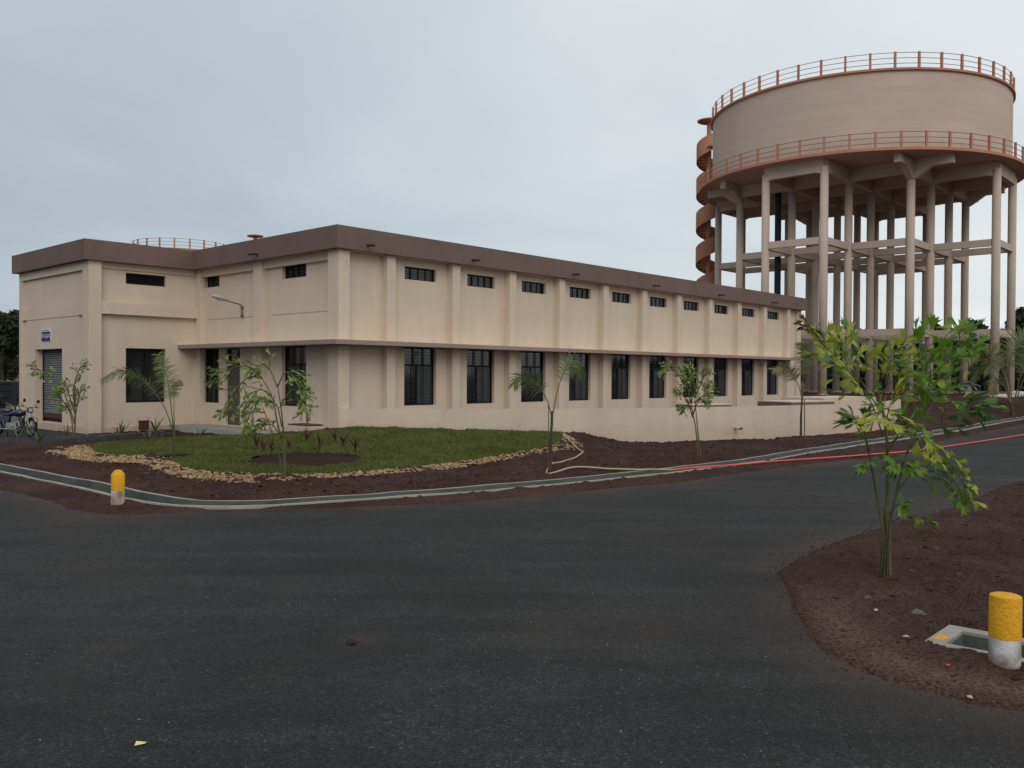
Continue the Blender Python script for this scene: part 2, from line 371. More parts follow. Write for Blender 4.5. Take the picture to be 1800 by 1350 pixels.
# ------------------------------------------------------------------ surveyed outlines (metres, camera foot at the origin)
ROAD_TOP=[(-9.22,15.77),(-8.53,15.27),(-7.58,14.48),(-6.91,13.71),(-6.20,13.23),(-5.55,13.14),(-5.04,13.38),(-4.66,13.79),(-3.28,13.85),(-2.50,13.99),(-1.84,14.20),(-1.12,14.51),(-0.08,15.09),(0.83,15.67),(1.82,16.49),(3.17,17.33),(4.50,18.71),(6.44,20.61),(7.79,21.75),(9.06,22.71),(10.79,24.64),(12.71,27.13),(14.65,29.64),(17.23,32.82),(20.35,36.38),(23.42,40.02)]
ISLAND=[(10.52,17.95),(9.83,17.28),(7.33,14.34),(6.29,13.30),(5.44,12.52),(4.63,11.70),(3.90,10.89),(3.32,10.10),(2.92,9.48),(2.81,8.79),(2.61,7.92),(2.47,7.06),(2.50,6.60),(2.65,6.20),(2.83,5.94),(3.06,5.73),(3.31,5.62)]
DRAIN_FAR=[(-11.60,19.84),(-9.51,18.04),(-7.36,16.19),(-6.61,15.51),(-5.85,14.74),(-5.24,14.23),(-4.61,14.19),(-4.00,14.31),(-3.08,14.85),(-2.09,15.44),(-1.23,15.89),(-0.09,16.78),(1.18,17.67),(2.63,18.88),(3.60,19.74),(5.49,21.54),(7.51,24.05),(9.24,25.97),(11.76,28.82),(14.73,32.03),(18.34,36.14),(21.86,40.37),(25.99,45.07)]
DRAIN_NEAR=[(-10.71,18.32),(-8.79,16.68),(-6.90,15.07),(-6.48,14.71),(-5.48,13.81),(-5.11,13.62),(-4.42,13.62),(-3.86,13.79),(-2.94,14.20),(-2.00,14.79),(-1.18,15.22),(-0.08,15.95),(1.13,16.81),(2.21,17.72),(3.42,18.70),(5.18,20.32),(7.12,22.77),(8.79,24.67),(11.42,27.41),(15.65,31.95),(17.66,34.25),(21.32,38.70),(25.35,43.46)]
LAWN_FRONT=[(-11.94,24.60),(-10.65,22.42),(-9.80,21.55),(-8.86,21.54),(-8.09,20.60),(-7.17,19.11),(-6.14,18.12),(-5.85,18.02),(-5.01,17.93),(-4.22,17.85),(-3.73,17.99),(-2.80,18.70),(-1.53,19.80),(-0.41,21.00),(0.52,22.18),(1.14,23.07),(1.47,24.69),(1.49,26.24)]
LAWN_BACK=[(0.86,26.26),(-0.85,26.36),(-2.58,26.58),(-4.30,26.50),(-5.28,27.13),(-5.50,26.14),(-6.22,25.20),(-7.63,26.10),(-8.92,27.47),(-10.28,27.76),(-11.28,26.31)]
GRAVEL_OUT=[(-12.09,22.52),(-11.70,22.31),(-10.94,21.58),(-10.41,20.74),(-9.80,20.27),(-9.13,20.09),(-8.34,19.78),(-7.58,18.61),(-6.65,17.39),(-5.86,16.93),(-4.99,16.39),(-4.45,16.78),(-3.60,17.35),(-2.68,17.92),(-1.46,18.88),(-0.11,20.56),(0.83,21.73),(1.49,22.28),(1.84,23.48),(1.69,24.88),(1.53,26.04)]
GRAVEL_TIP=[(-12.48,23.80),(-11.99,23.66),(-11.82,23.95)]
BED=[(-6.03,19.80),(-6.07,20.54),(-5.89,21.09),(-5.34,21.38),(-4.74,21.47),(-4.14,21.27),(-3.63,20.94),(-3.55,20.11),(-3.68,19.57),(-4.26,19.33),(-5.00,19.26),(-5.66,19.38)]
HOSE_BEIGE=[(1.48,26.01),(1.56,23.80),(1.63,22.71),(1.71,22.20),(1.80,21.82),(1.67,21.24),(1.34,20.38),(0.96,19.45),(0.77,18.77),(0.72,18.47),(0.76,18.37),(0.97,18.48),(1.35,18.75),(1.85,18.82),(2.34,18.85),(2.86,19.02),(3.11,19.08),(3.52,19.00)]
HOSE_RED=[(3.52,18.98),(3.95,19.52),(4.38,19.78),(4.76,19.74),(5.23,20.07),(5.79,20.67),(6.11,20.85),(6.95,21.35),(8.48,22.46),(9.98,23.60),(11.83,25.25),(13.75,27.09),(16.89,30.19),(18.83,32.16),(21.59,34.95)]
EDGING=[(-14.86,25.41),(-14.11,25.25),(-13.47,25.29),(-12.98,25.96),(-12.48,26.68),(-12.03,27.65),(-11.48,28.98)]
AT={'sap_left':(-13.08,26.18),'palm_left':(-8.19,21.19),'sap_mid':(-4.43,16.95),'palm_mid':(0.81,18.57),'sap_right':(4.65,22.20),'palm_wall':(9.70,29.35),'sap_near':(3.93,9.16),'palm_edge':(26.50,46.40),'box':(-12.90,30.89),'boll_far':(-6.28,13.95),'boll_near':(3.55,6.27),'clod':(-1.26,6.92),'paper':(-2.12,5.00),'chamber':(3.70,6.90),'st1':(3.53,7.60),'st2':(3.58,7.56),'st3':(3.14,6.93),'st4':(3.22,7.69),'st5':(5.64,10.61),'st6':(4.42,13.09),'scrap':(3.03,5.75),'red':(3.15,6.27),'bikeF':(-15.23,28.15),'bikeR':(-16.04,27.34),'c1':(-6.41,22.03),'c2':(-6.04,21.28),'c3':(-5.82,21.20),'c4':(-5.47,21.54),'c5':(-5.40,23.00),'c6':(-4.78,21.78),'c7':(-4.58,22.68),'c8':(-4.23,21.96),'c9':(-3.79,21.20),'l1':(-14.81,26.26),'l2':(-13.66,25.28),'l3':(-14.22,27.98),'l4':(-13.15,29.13),'l5':(-13.25,29.68),'l6':(-11.37,27.47),'l7':(-12.71,31.21),'l8':(-10.19,28.62),'l9':(-13.20,27.57)}
LAWN_BACK = [(1.3, 26.3), (.5, 26.45), (-2.5, 26.42), (-5.05, 26.5), (-5.55, 26.2), (-6.22, 25.3), (-7.63, 26.1), (-8.92, 27.4), (-10.28, 27.7), (-11.28, 26.31)]
LAWN = LAWN_FRONT + LAWN_BACK
WALL_LINE = [(-5.22, 26.74), (-2.5, 26.6), (0, 26.62), (2.45, 26.84), (5, 27.6), (7.51, 28.84), (10.3, 30.6), (12.94, 32.6), (15.3, 35.4), (17.2, 38.7)]
B_ORG = (-5.289, 26.4); B_ROT = 0.830537
BU = (math.cos(B_ROT), math.sin(B_ROT)); BV = (-BU[1], BU[0])
def b2w(u, v): return (B_ORG[0] + u * BU[0] + v * BV[0], B_ORG[1] + u * BU[1] + v * BV[1])
def w2b(x, y):
    dx, dy = x - B_ORG[0], y - B_ORG[1]; return dx * BU[0] + dy * BU[1], dx * BV[0] + dy * BV[1]
T_C = (24.526, 63.22)

def h_lawn(x, y):
    return .05 + .45 * sm(18.3, 26.5, y) * sm(-11, -3.5, x) * (1 - .045 * np.clip(x + 5, 0, 9))
def h_bank(x, y):
    """soil rises behind the drain towards the water tower"""
    u, v = w2b(x, y)
    near = sm(19, 25, u) * sm(-10.6, -6.2, v) * (1 - sm(-8.6, -8.2, v) * (1 - sm(31, 35, u)))
    return .04 + .92 * np.maximum(near, sm(33, 38, u) * sm(-10.6, -6.2, v))
def h_soil(x, y):
    return np.maximum(h_lawn(x, y) * (1 - sm(2, 4, x)) * (1 - sm(27, 29, y)), h_bank(x, y))

EXT_L = [(-48, 48.4), (-20, 24.85)]
EXT_R = [(34.5, 52.3), (70, 91)]
ROAD_EDGE = EXT_L + ROAD_TOP + EXT_R
DRAIN_MID_L = [((a[0] + b[0]) / 2, (a[1] + b[1]) / 2) for a, b in zip(DRAIN_FAR, DRAIN_NEAR)]

def resample(line, n):
    p = np.array(line); s = np.r_[0, np.cumsum(np.hypot(*np.diff(p, axis=0).T))]; t = np.linspace(0, s[-1], n)
    return np.c_[np.interp(t, s, p[:, 0]), np.interp(t, s, p[:, 1])]
def smooth_line(line, n, it=3):
    p = resample(line, n)
    for _ in range(it): p[1:-1] = (p[:-2] + 2 * p[1:-1] + p[2:]) / 4
    return p
# the far lip, sampled; the near lip runs alongside it
FAR = smooth_line([(-30, 36.0), (-17.5, 25.0)] + DRAIN_FAR + [(34, 54.4), (60, 83)], 420, 6)
nearl = np.array([(-30, 34.4), (-16.8, 23.4)] + DRAIN_NEAR + [(33.4, 52.8), (59.3, 81.4)])
nearl = smooth_line(nearl, 420, 6)
def closest(p, line):
    d = np.hypot(line[:, 0] - p[0], line[:, 1] - p[1]); return line[d.argmin()]
tang = np.gradient(FAR, axis=0); tang /= np.hypot(*tang.T)[:, None]
nor = np.c_[tang[:, 1], -tang[:, 0]]                       # towards the road
wid = np.array([np.hypot(*(closest(p, nearl) - p)) for p in FAR]); 
for _ in range(30): wid[1:-1] = (wid[:-2] + 2 * wid[1:-1] + wid[2:]) / 4
wid = np.clip(wid, .62, .95)
def drain_line(k): return FAR + nor * (wid * k)[:, None]
DR_MID = [tuple(p) for p in drain_line(.5)]

# signed side of the road edge: + on the soil side
def side(x, y, line):
    d = np.full(np.shape(x), 1e9); s = np.zeros(np.shape(x))
    for (x0, y0), (x1, y1) in zip(line[:-1], line[1:]):
        dx, dy = x1 - x0, y1 - y0; t = np.clip(((x - x0) * dx + (y - y0) * dy) / (dx * dx + dy * dy), 0, 1)
        px, py = x - x0 - t * dx, y - y0 - t * dy; q = np.hypot(px, py); c = dx * py - dy * px
        k = q < d - 1e-9; d = np.where(k, q, d); s = np.where(k, np.sign(c), s)
    return d * s

def grid_sheet(name, xs, ys, zfun, keep, mat, smooth=True):
    X, Y = np.meshgrid(xs, ys); x = X.ravel(); y = Y.ravel()
    K = keep(x, y); nx = len(xs); ny = len(ys)
    idx = np.arange(nx * ny).reshape(ny, nx)
    a, b, c, d = idx[:-1, :-1].ravel(), idx[:-1, 1:].ravel(), idx[1:, 1:].ravel(), idx[1:, :-1].ravel()
    F = np.c_[a, b, c, d]; F = F[K[a] & K[b] & K[c] & K[d]]
    used = np.unique(F); mp = np.full(nx * ny, -1); mp[used] = np.arange(len(used))
    x = x[used]; y = y[used]
    return np_mesh(name, np.c_[x, y, zfun(x, y)], mp[F], mat, smooth)
def merge(name, meshes, mat):
    vs_ = []; fs = []; o = 0
    for m in meshes:
        n = len(m.vertices); a = np.empty(n * 3, np.float32); m.vertices.foreach_get('co', a); vs_.append(a.reshape(-1, 3))
        k = len(m.polygons); f = np.empty(k * 4, np.int32); m.polygons.foreach_get('vertices', f); fs.append(f.reshape(-1, 4) + o); o += n
        bpy.data.meshes.remove(m)
    return np_mesh(name, np.vstack(vs_), np.vstack(fs), mat, True)

# asphalt: one flat sheet; the soil sheets rise out of it along a ragged line
isl = ISLAND
poly = [(p[0], p[1] + .45) for p in ROAD_EDGE] + [(62, 74), (20, 29.6)] + [(p[0] + .45, p[1]) for p in isl] + [(5, 5.4), (9, 4.6), (45, 3), (45, -40), (-70, -40), (-70, 48.9)]
rx = np.r_[np.arange(-70, -20, 2.5), np.arange(-20, 34, .15), np.arange(34, 72, 1.5)]; ry = np.r_[np.arange(-40, -2, 2.), np.arange(-2, 52, .15), np.arange(52, 92, 1.5)]
rm = grid_sheet('road', rx, ry, lambda x, y: np.zeros(len(x)), lambda x, y: inside(x, y, poly), M_asph)
ra = np.empty(len(rm.vertices) * 3, np.float32); rm.vertices.foreach_get('co', ra); ra = ra.reshape(-1, 3); rx_, ry_ = ra[:, 0], ra[:, 1]
# soil dragged onto the asphalt along its edges, and a few old smudges
de = np.minimum(np.abs(side(rx_, ry_, ROAD_EDGE)), pdist(rx_, ry_, ISLAND) * 1.3)
du = np.exp(-de / .42) * np.clip(2.0 * fbm(rx_, ry_, 1.1, 121, 5) - .35, 0, 1) * 1.3
for sx_, sy_, sr, sv in ((-3.1, 6.8, .16, .28), (-2.2, 8.6, .2, .25), (-1.75, 6.2, .14, .22), (-1.2, 7.0, .22, .55), (.3, 7.3, .5, .22), (1.2, 7.6, .6, .25), (-4.6, 9.6, .7, .16), (2.0, 11.5, .9, .15), (5.2, 15.2, 1.2, .2), (-5.5, 12.2, 1.2, .2)):
    du += sv * np.exp(-(((rx_ - sx_) / sr) ** 2 + ((ry_ - sy_) / sr) ** 2)) * np.clip(2.2 * fbm(rx_, ry_, 4, 131, 4) - .3, 0, 1.2)
rat = rm.attributes.new('dust', 'FLOAT', 'POINT'); rat.data.foreach_set('value', np.clip(du, 0, .85).astype(np.float32))
tag(link('road', rm), kind='structure')

def bumps(x, y, a=1.0):
    return (fbm(x, y, .8, 3) - .5) * .07 * a + (fbm(x, y, 4.2, 21) - .5) * .10 * a + np.maximum(fbm(x, y, 9, 41, 3) - .52, 0) * .16 * a
PITS = [(AT['palm_left'], .55), (AT['palm_mid'], .7), (AT['sap_right'], .7), (AT['sap_mid'], .45)]
def z_verge(x, y):
    d = side(x, y, ROAD_EDGE)
    base = h_soil(x, y)
    b = bumps(x, y) 
    inl = inside(x, y, LAWN)
    z = .03 * sm(-.14, .10, d) + (base - .03) * sm(-.05, .7, d) + b * (.3 * sm(-.2, .05, d) + .7 * sm(0, .6, d)) + np.clip(d, -.6, 0) * .25 - .006 + (fbm(x, y, 1.3, 77) - .5) * .05 * (1 - sm(.15, .5, d))
    z = np.where(inl, base - .05 + b * .3, z)
    dd = pdist(x, y, DR_MID[::3]); lim = np.interp(x, FAR[:, 0], wid) * .5
    z = np.where(dd < lim - .06, -.55, np.where(dd < lim + .12, np.minimum(z, .03), z))
    for (px, py), r in PITS:
        q = np.hypot(x - px, y - py); z = z - .06 * np.exp(-(q / (r * .6)) ** 2) + .05 * np.exp(-((q - r) / (r * .3)) ** 2)
    return z
def keepA(x, y):
    d = side(x, y, ROAD_EDGE); u, v = w2b(x, y)
    wl = np.interp(x, [p[0] for p in WALL_LINE], [p[1] for p in WALL_LINE])
    ap = inside(x, y, APRON)
    return (d > -.5) & ((y < 29) | ((x < -4) & (x > -15.5))) & ~((u > .3) & (v > .2)) & ~((u > -3.7) & (v > 9)) & ~((x > -5.2) & (x < 10.5) & (y > wl + .12)) & ~ap
APRON = [(-15.3, 25.62), (-14.4, 25.5), (-13.4, 25.48), (-12.7, 25.95), (-12.3, 26.6), (-12.6, 27.9), (-13.5, 29.0), (-14.3, 29.5), (-20.5, 38), (-32, 38), (-32, 31), (-18, 26.6)]
mA = grid_sheet('a', np.arange(-17.4, 9.0, .055), np.arange(12.6, 34.5, .055), z_verge, keepA, M_soil)
mB = grid_sheet('b', np.arange(8.96, 42, .11), np.arange(17.5, 62, .11), z_verge,
                lambda x, y: (side(x, y, ROAD_EDGE) > -.5) & (side(x, y, ROAD_EDGE) < 17) & ~inside(x, y, [b2w(-1, -.2), b2w(34, -.2), b2w(34, 17), b2w(-1, 17)]), M_soil)
tag(link('soil_verge', merge('soil_verge', [mA, mB], M_soil)), kind='structure')

CH_C = (3.80, 6.83); CH_R = math.atan2(.51, .45)
def ch_local(x, y):
    c, s = math.cos(CH_R), math.sin(CH_R); dx, dy = x - CH_C[0], y - CH_C[1]; return dx * c + dy * s, -dx * s + dy * c
ISL_POLY = [(45, 58.5), (20, 29.2)] + ISLAND + [(4.2, 5.2), (6, 4.6), (10, 3.9), (45, 2.5)]
def z_isl(x, y):
    d = side(x, y, ISL_POLY[1:-1]) * 1.0
    z = .026 * sm(-.12, .08, d) + .055 * sm(0, .9, d) + bumps(x, y, .75) * (.3 * sm(-.2, .05, d) + .7 * sm(0, .7, d)) + np.clip(d, -.6, 0) * .25 - .005 + (fbm(x, y, 1.6, 99) - .5) * .035 * (1 - sm(.1, .45, d))
    a, b = ch_local(x, y)
    z = np.where((np.abs(a) < .26) & (np.abs(b) < .34), -.7, np.where((np.abs(a) < .40) & (np.abs(b) < .48), np.minimum(z, .03), z))
    q = np.hypot(x - AT['sap_near'][0], y - AT['sap_near'][1]); z = z - .05 * np.exp(-(q / .4) ** 2) + .03 * np.exp(-((q - .75) / .22) ** 2)
    return z
mI = grid_sheet('i', np.arange(1.9, 13.0, .034), np.arange(3.6, 19.4, .034), z_isl, lambda x, y: side(x, y, ISL_POLY[1:-1]) > -.5, M_soil)
mI2 = grid_sheet('j', np.arange(12.9, 46, .3), np.arange(2.4, 58, .3), lambda x, y: .05 * sm(-.2, .9, side(x, y, ISL_POLY)) + bumps(x, y) * .5 + .012, lambda x, y: side(x, y, ISL_POLY) > -.5, M_soil)
sb_ = merge('soil_bed', [mI, mI2], M_soil)
a_ = np.empty(len(sb_.vertices) * 3, np.float32); sb_.vertices.foreach_get('co', a_); a_ = a_.reshape(-1, 3)
d_ = side(a_[:, 0], a_[:, 1], ISL_POLY[1:-1])
dry_ = np.exp(-((d_ - .26) / .20) ** 2) * (1 - sm(7.6, 9.2, a_[:, 1])) * np.clip(.25 + 1.3 * fbm(a_[:, 0], a_[:, 1], 2.2, 17), 0, 1)
at_ = sb_.attributes.new('dry', 'FLOAT', 'POINT'); at_.data.foreach_set('value', dry_.astype(np.float32) * .75)
tag(link('soil_bed', sb_), kind='structure')

# the land all around, out to the horizon
gx = np.unique(np.r_[-1500, -900, -500, -300, -200, np.arange(-140, 160, 3.0), 200, 300, 500, 900, 1500]); gy = np.unique(np.r_[-600, -300, -150, np.arange(-60, 180, 3.0), 220, 300, 450, 700, 1100, 1700, 2400])
ROADP = poly
def z_ground(x, y):
    low = inside(x, y, ROADP) | ((x > -17) & (x < 41) & (y > 12) & (y < 61)) | ((x > 0) & (x < 45) & (y > 3) & (y < 58) & (side(x, y, ISL_POLY) > -2)) | inside(x, y, APRON)
    z = np.where(y > 55, h_bank(x, y) - .05, h_bank(x, y) - .05 - 0.0)
    return np.where(low, -.8, z)
tag(link('ground', grid_sheet('ground', gx, gy, z_ground, lambda x, y: np.ones(len(x), bool), M_field)), kind='structure')
ap = MB(); ap.add([(x, y, .02) for x, y in APRON], [tuple(range(len(APRON)))])
tag(obj('paved_apron', ap, M_apron), kind='structure')

# lawn sheet and grass
def bed_edge(x, y):
    return inside(x + (fbm(x, y, 2.5, 5) - .5) * .35, y + (fbm(x, y, 2.5, 8) - .5) * .35, BED)
lawn_in = lambda x, y: inside(x, y, LAWN) & ~bed_edge(x, y) & (np.hypot(x - AT['palm_left'][0], y - AT['palm_left'][1]) > .42)
tag(link('lawn', grid_sheet('lawn', np.arange(-12, 2, .1), np.arange(17.5, 28.4, .1), lambda x, y: h_lawn(x, y) + .005 + (fbm(x, y, 3, 60) - .5) * .05, lawn_in, M_lawn)), kind='structure')
tag(link('flower_bed_soil', grid_sheet('flower_bed_soil', np.arange(-6.6, -3, .05), np.arange(18.8, 22, .05), lambda x, y: h_lawn(x, y) - .01 + bumps(x, y) * .5, lambda x, y: inside(x, y, [(-4.8 + (p[0] + 4.8) * 1.12, 20.3 + (p[1] - 20.3) * 1.15) for p in BED]), M_soil_d)), kind='structure')
def scatter(n, poly_, fn=None, seed=1):
    r = np.random.default_rng(seed); p = np.array(poly_); lo = p.min(0); hi = p.max(0); out = []
    x = r.uniform(lo[0], hi[0], n); y = r.uniform(lo[1], hi[1], n); k = inside(x, y, poly_)
    if fn is not None: k &= fn(x, y)
    return x[k], y[k]
x, y = scatter(260000, LAWN, lambda x, y: lawn_in(x, y) & (fbm(x, y, 2.6, 31) + nrng.normal(0, .08, len(x)) > .37), 5)
n = len(x); z = h_lawn(x, y) + (fbm(x, y, 3, 60) - .5) * .05
hgt = (.035 + .055 * nrng.random(n)) * (.35 + 1.3 * fbm(x, y, 2.8, 14)); a = nrng.uniform(0, 2 * np.pi, n); w = .007 + .010 * nrng.random(n); lean = nrng.uniform(.15, .8, n) * hgt; la = nrng.uniform(0, 2 * np.pi, n)
V = np.stack([np.c_[x - np.cos(a) * w, y - np.sin(a) * w, z], np.c_[x + np.cos(a) * w, y + np.sin(a) * w, z], np.c_[x + np.cos(la) * lean, y + np.sin(la) * lean, z + hgt]], 1).reshape(-1, 3)
tag(link('grass', np_mesh('grass', V, np.arange(3 * n).reshape(-1, 3), M_grass)), kind='stuff')

# pebbles: distorted icospheres, one stuff object per strip or litter
import bmesh
_b = bmesh.new(); bmesh.ops.create_icosphere(_b, subdivisions=1, radius=1); _b.verts.ensure_lookup_table()
ICO_V = np.array([v.co[:] for v in _b.verts]); ICO_F = np.array([[v.index for v in f.verts] for f in _b.faces]); _b.free()
def pebbles(name, x, y, z, r0, r1, mat, seed, flat=.6, rough=.25):
    r = np.random.default_rng(seed); n = len(x); R = r.uniform(r0, r1, n) 
    V = ICO_V[None] * (1 + r.uniform(-rough, rough, (n, len(ICO_V), 1))) * np.stack([R * r.uniform(.8, 1.4, n), R * r.uniform(.8, 1.1, n), R * r.uniform(flat * .8, flat * 1.3, n)], 1)[:, None]
    a = r.uniform(0, 6.28, n); c, s = np.cos(a)[:, None], np.sin(a)[:, None]
    V = np.stack([V[..., 0] * c - V[..., 1] * s, V[..., 0] * s + V[..., 1] * c, V[..., 2]], -1) + np.stack([x, y, z + R * flat * .4], 1)[:, None]
    F = (ICO_F[None] + (np.arange(n) * len(ICO_V))[:, None, None]).reshape(-1, 3)
    return link(name, np_mesh(name, V.reshape(-1, 3), F, mat))
GRAV = GRAVEL_TIP[:2] + GRAVEL_OUT + LAWN_FRONT[::-1]
x, y = scatter(42000, GRAV, lambda x, y: fbm(x, y, 1.5, 51) + nrng.normal(0, .09, len(x)) > .33, 9)
r_ = nrng.random(len(x))
# a few strays on the soil beside the strip
sx, sy = scatter(5000, [(-13, 23.9), (-12.6, 21.5), (-6, 15.9), (2.4, 22.5), (2.3, 25), (-2, 20)], lambda x, y: ~inside(x, y, LAWN) & (pdist(x, y, GRAVEL_OUT) < np.abs(nrng.normal(0, .12, len(x)))), 19)
x = np.r_[x, sx]; y = np.r_[y, sy]
tag(pebbles('gravel', x, y, h_lawn(x, y) + .0 + .02 * nrng.random(len(x)), .018, .04, M_gravel, 3), kind='stuff')

# crumbs and small stones spilled over the soil and along the asphalt edges
def crumbs_along(line, n, spread, seed, shift=0.):
    r = np.random.default_rng(seed); p = resample(line, 3000)[r.integers(0, 3000, n)]; d = r.normal(0, spread, n) + shift; a = r.uniform(0, 6.28, n)
    return p[:, 0] + np.cos(a) * d, p[:, 1] + np.sin(a) * d
x1, y1 = crumbs_along(ROAD_TOP, 4200, .20, 1); x2, y2 = crumbs_along(ISLAND, 3000, .12, 2)
x3, y3 = scatter(15000, [(2.5, 4.6), (11, 4.2), (12, 19), (9.8, 17.2), (5, 12.3), (2.6, 8.6)], lambda x, y: side(x, y, ISL_POLY[1:-1]) > 0, 4)
x4, y4 = scatter(26000, [(-14, 24), (-5, 14), (4, 19), (15, 31), (15, 34), (8, 28), (3, 26.5), (2.2, 22), (-5, 16.2)], lambda x, y: (side(x, y, ROAD_EDGE) > 0) & ~inside(x, y, LAWN) & ~inside(x, y, GRAV), 6)
k3 = (np.abs(ch_local(x3, y3)[0]) > .4) | (np.abs(ch_local(x3, y3)[1]) > .48)
dd = pdist(x4, y4, DR_MID[::3]) > .55
X = np.r_[x1, x2, x3[k3], x4[dd]]; Y = np.r_[y1, y2, y3[k3], y4[dd]]
zz1 = np.maximum(z_verge(x1, y1), 0); zz2 = np.maximum(z_isl(x2, y2), 0)
Z = np.r_[zz1, zz2, z_isl(x3[k3], y3[k3]), z_verge(x4[dd], y4[dd])]
k = (Z > -.05); 
tag(pebbles('soil_crumbs', X[k], Y[k], Z[k] - .004, .004, .015, M_crumb, 8), kind='stuff')
xc = np.r_[x3[k3][:700], x4[dd][:2600]]; yc = np.r_[y3[k3][:700], y4[dd][:2600]]; zc_ = np.r_[z_isl(x3[k3][:700], y3[k3][:700]), z_verge(x4[dd][:2600], y4[dd][:2600])]
kc = zc_ > -.05
tag(pebbles('soil_lumps', xc[kc] + .03, yc[kc] + .02, zc_[kc] - .012, .018, .05, M_crumb, 18, .6, .35), kind='stuff')
# pale grit lying loose on the asphalt
x, y = scatter(450, [(-6, 4.4), (3, 4.4), (3.2, 10), (8, 17), (-3, 13.5), (-9, 15)], None, 33)
k = side(x, y, ISL_POLY[1:-1]) < -.1
tag(pebbles('road_grit', x[k], y[k], np.zeros(k.sum()), .002, .005, M_pstone, 12), kind='stuff')

# roadside drain: an open concrete channel with two lips
prof = [(-.0, -.12), (-.0, .055), (.125, .055), (.15, -.27), (.85, -.27), (.875, .055), (1.0, .055), (1.0, -.12)]
lines = []
for i, (kk, zz_) in enumerate(prof):
    lw = drain_line(kk); wob = (fbm(lw[:, 0], lw[:, 1], 3, 70 + i, 2) - .5) * .03
    lines.append(np.c_[lw + nor * wob[:, None], np.full(len(lw), zz_) + (fbm(lw[:, 0], lw[:, 1], 1.2, 71, 2) - .5) * .03])
m = MB(); n = len(FAR)
for L_ in lines: m.v += [tuple(p) for p in L_]
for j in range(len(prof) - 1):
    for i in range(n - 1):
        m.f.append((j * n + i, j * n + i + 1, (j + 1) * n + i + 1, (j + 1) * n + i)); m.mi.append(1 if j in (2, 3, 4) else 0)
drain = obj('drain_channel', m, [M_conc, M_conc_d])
tag(drain, 'long open concrete drain channel curving round the road corner', 'drain')

# low boundary wall that starts at the building's corner and bends away with the road
wl = smooth_line(WALL_LINE, 60, 3); t = np.gradient(wl, axis=0); t /= np.hypot(*t.T)[:, None]; bk = np.c_[-t[:, 1], t[:, 0]]
m = MB(); n = len(wl); top = np.interp(wl[:, 0], [-5.2, 2.5, 7, 18], [1.06, 1.10, 1.12, 1.12])
for off, zt in ((0, 0), (0, 1), (.24, 1), (.24, 0)):
    for i in range(n): m.v.append((wl[i, 0] + bk[i, 0] * off, wl[i, 1] + bk[i, 1] * off, (top[i] - (.012 if off else 0)) if zt else -.5))
for j in range(3):
    for i in range(n - 1): m.f.append((j * n + i, j * n + i + 1, (j + 1) * n + i + 1, (j + 1) * n + i)); m.mi.append(0)
m.f += [(0, n, 2 * n, 3 * n), (n - 1, 4 * n - 1, 3 * n - 1, 2 * n - 1)]; m.mi += [0, 0]
lw = obj('boundary_wall', m, M_wall2); tag(lw, 'low cream curved wall in front of the long building', 'wall')
dp = MB().tube([(7.35, 28.9, .42), (7.42, 28.45, .415), (7.44, 28.36, .41)], .055, 12, cap=False).tube([(7.36, 28.8, .419), (7.43, 28.37, .412)], .046, 12, cap=False)
obj('drain_pipe', dp, M_pvc, lw); obj('pipe_bore', MB().lathe([(.001, 0), (.046, 0)], 12, cap=False), M_dark, lw, loc=(7.415, 28.48, .416), rot=(math.pi / 2, 0, .1))
# ------------------------------------------------------------------ pump building
BLD = thing('pump_building', 'long cream flat roofed building with brown fascia and ten bays of windows', 'building', (*B_ORG, 0), B_ROT)
UB, VC, VA, UL = -3.88, 8.78, 15.69, 33.25
FZ0, FZ1 = 5.93, 6.62
def wall_grid(mapf, a0, a1, z0, z1, thick, holes):
    """wall with real openings: mapf(a, depth, z) -> (u, v, z)"""
    As = sorted({a0, a1, *[h[0] for h in holes], *[h[1] for h in holes]}); Zs = sorted({z0, z1, *[h[2] for h in holes], *[h[3] for h in holes]})
    m = MB(); na, nz = len(As) - 1, len(Zs) - 1
    solid = lambda i, j: 0 <= i < na and 0 <= j < nz and not any(h[0] <= (As[i] + As[i + 1]) / 2 <= h[1] and h[2] <= (Zs[j] + Zs[j + 1]) / 2 <= h[3] for h in holes)
    q = lambda pts: m.add([mapf(*p) for p in pts], [(0, 1, 2, 3)])
    for i in range(na):
        for j in range(nz):
            if not solid(i, j): continue
            A0, A1, Z0, Z1 = As[i], As[i + 1], Zs[j], Zs[j + 1]
            q([(A0, 0, Z0), (A1, 0, Z0), (A1, 0, Z1), (A0, 0, Z1)]); q([(A0, thick, Z0), (A1, thick, Z0), (A1, thick, Z1), (A0, thick, Z1)])
            if not solid(i - 1, j): q([(A0, 0, Z0), (A0, thick, Z0), (A0, thick, Z1), (A0, 0, Z1)])
            if not solid(i + 1, j): q([(A1, 0, Z0), (A1, thick, Z0), (A1, thick, Z1), (A1, 0, Z1)])
            if not solid(i, j - 1): q([(A0, 0, Z0), (A1, 0, Z0), (A1, thick, Z0), (A0, thick, Z0)])
            if not solid(i, j + 1): q([(A0, 0, Z1), (A1, 0, Z1), (A1, thick, Z1), (A0, thick, Z1)])
    return m
ON_R = lambda p: (lambda a, d, z: (a, p + d, z))      # long side: a runs along u
ON_L = lambda p: (lambda a, d, z: (p + d, a, z))      # short side: a runs along v
def bx(mapf, a0, a1, d0, d1, z0, z1, m=None):
    m = m or MB(); p = [mapf(a, d, z) for z in (z0, z1) for d in (d0, d1) for a in (a0, a1)]
    return m.add(p, [(0, 2, 3, 1), (4, 5, 7, 6), (0, 1, 5, 4), (2, 6, 7, 3), (0, 4, 6, 2), (1, 3, 7, 5)])
WT = 5.94
PB = 2.9
low = [(3.05 + PB * k - .0, 4.47 + PB * k, 1.07, 3.02) for k in range(10)]
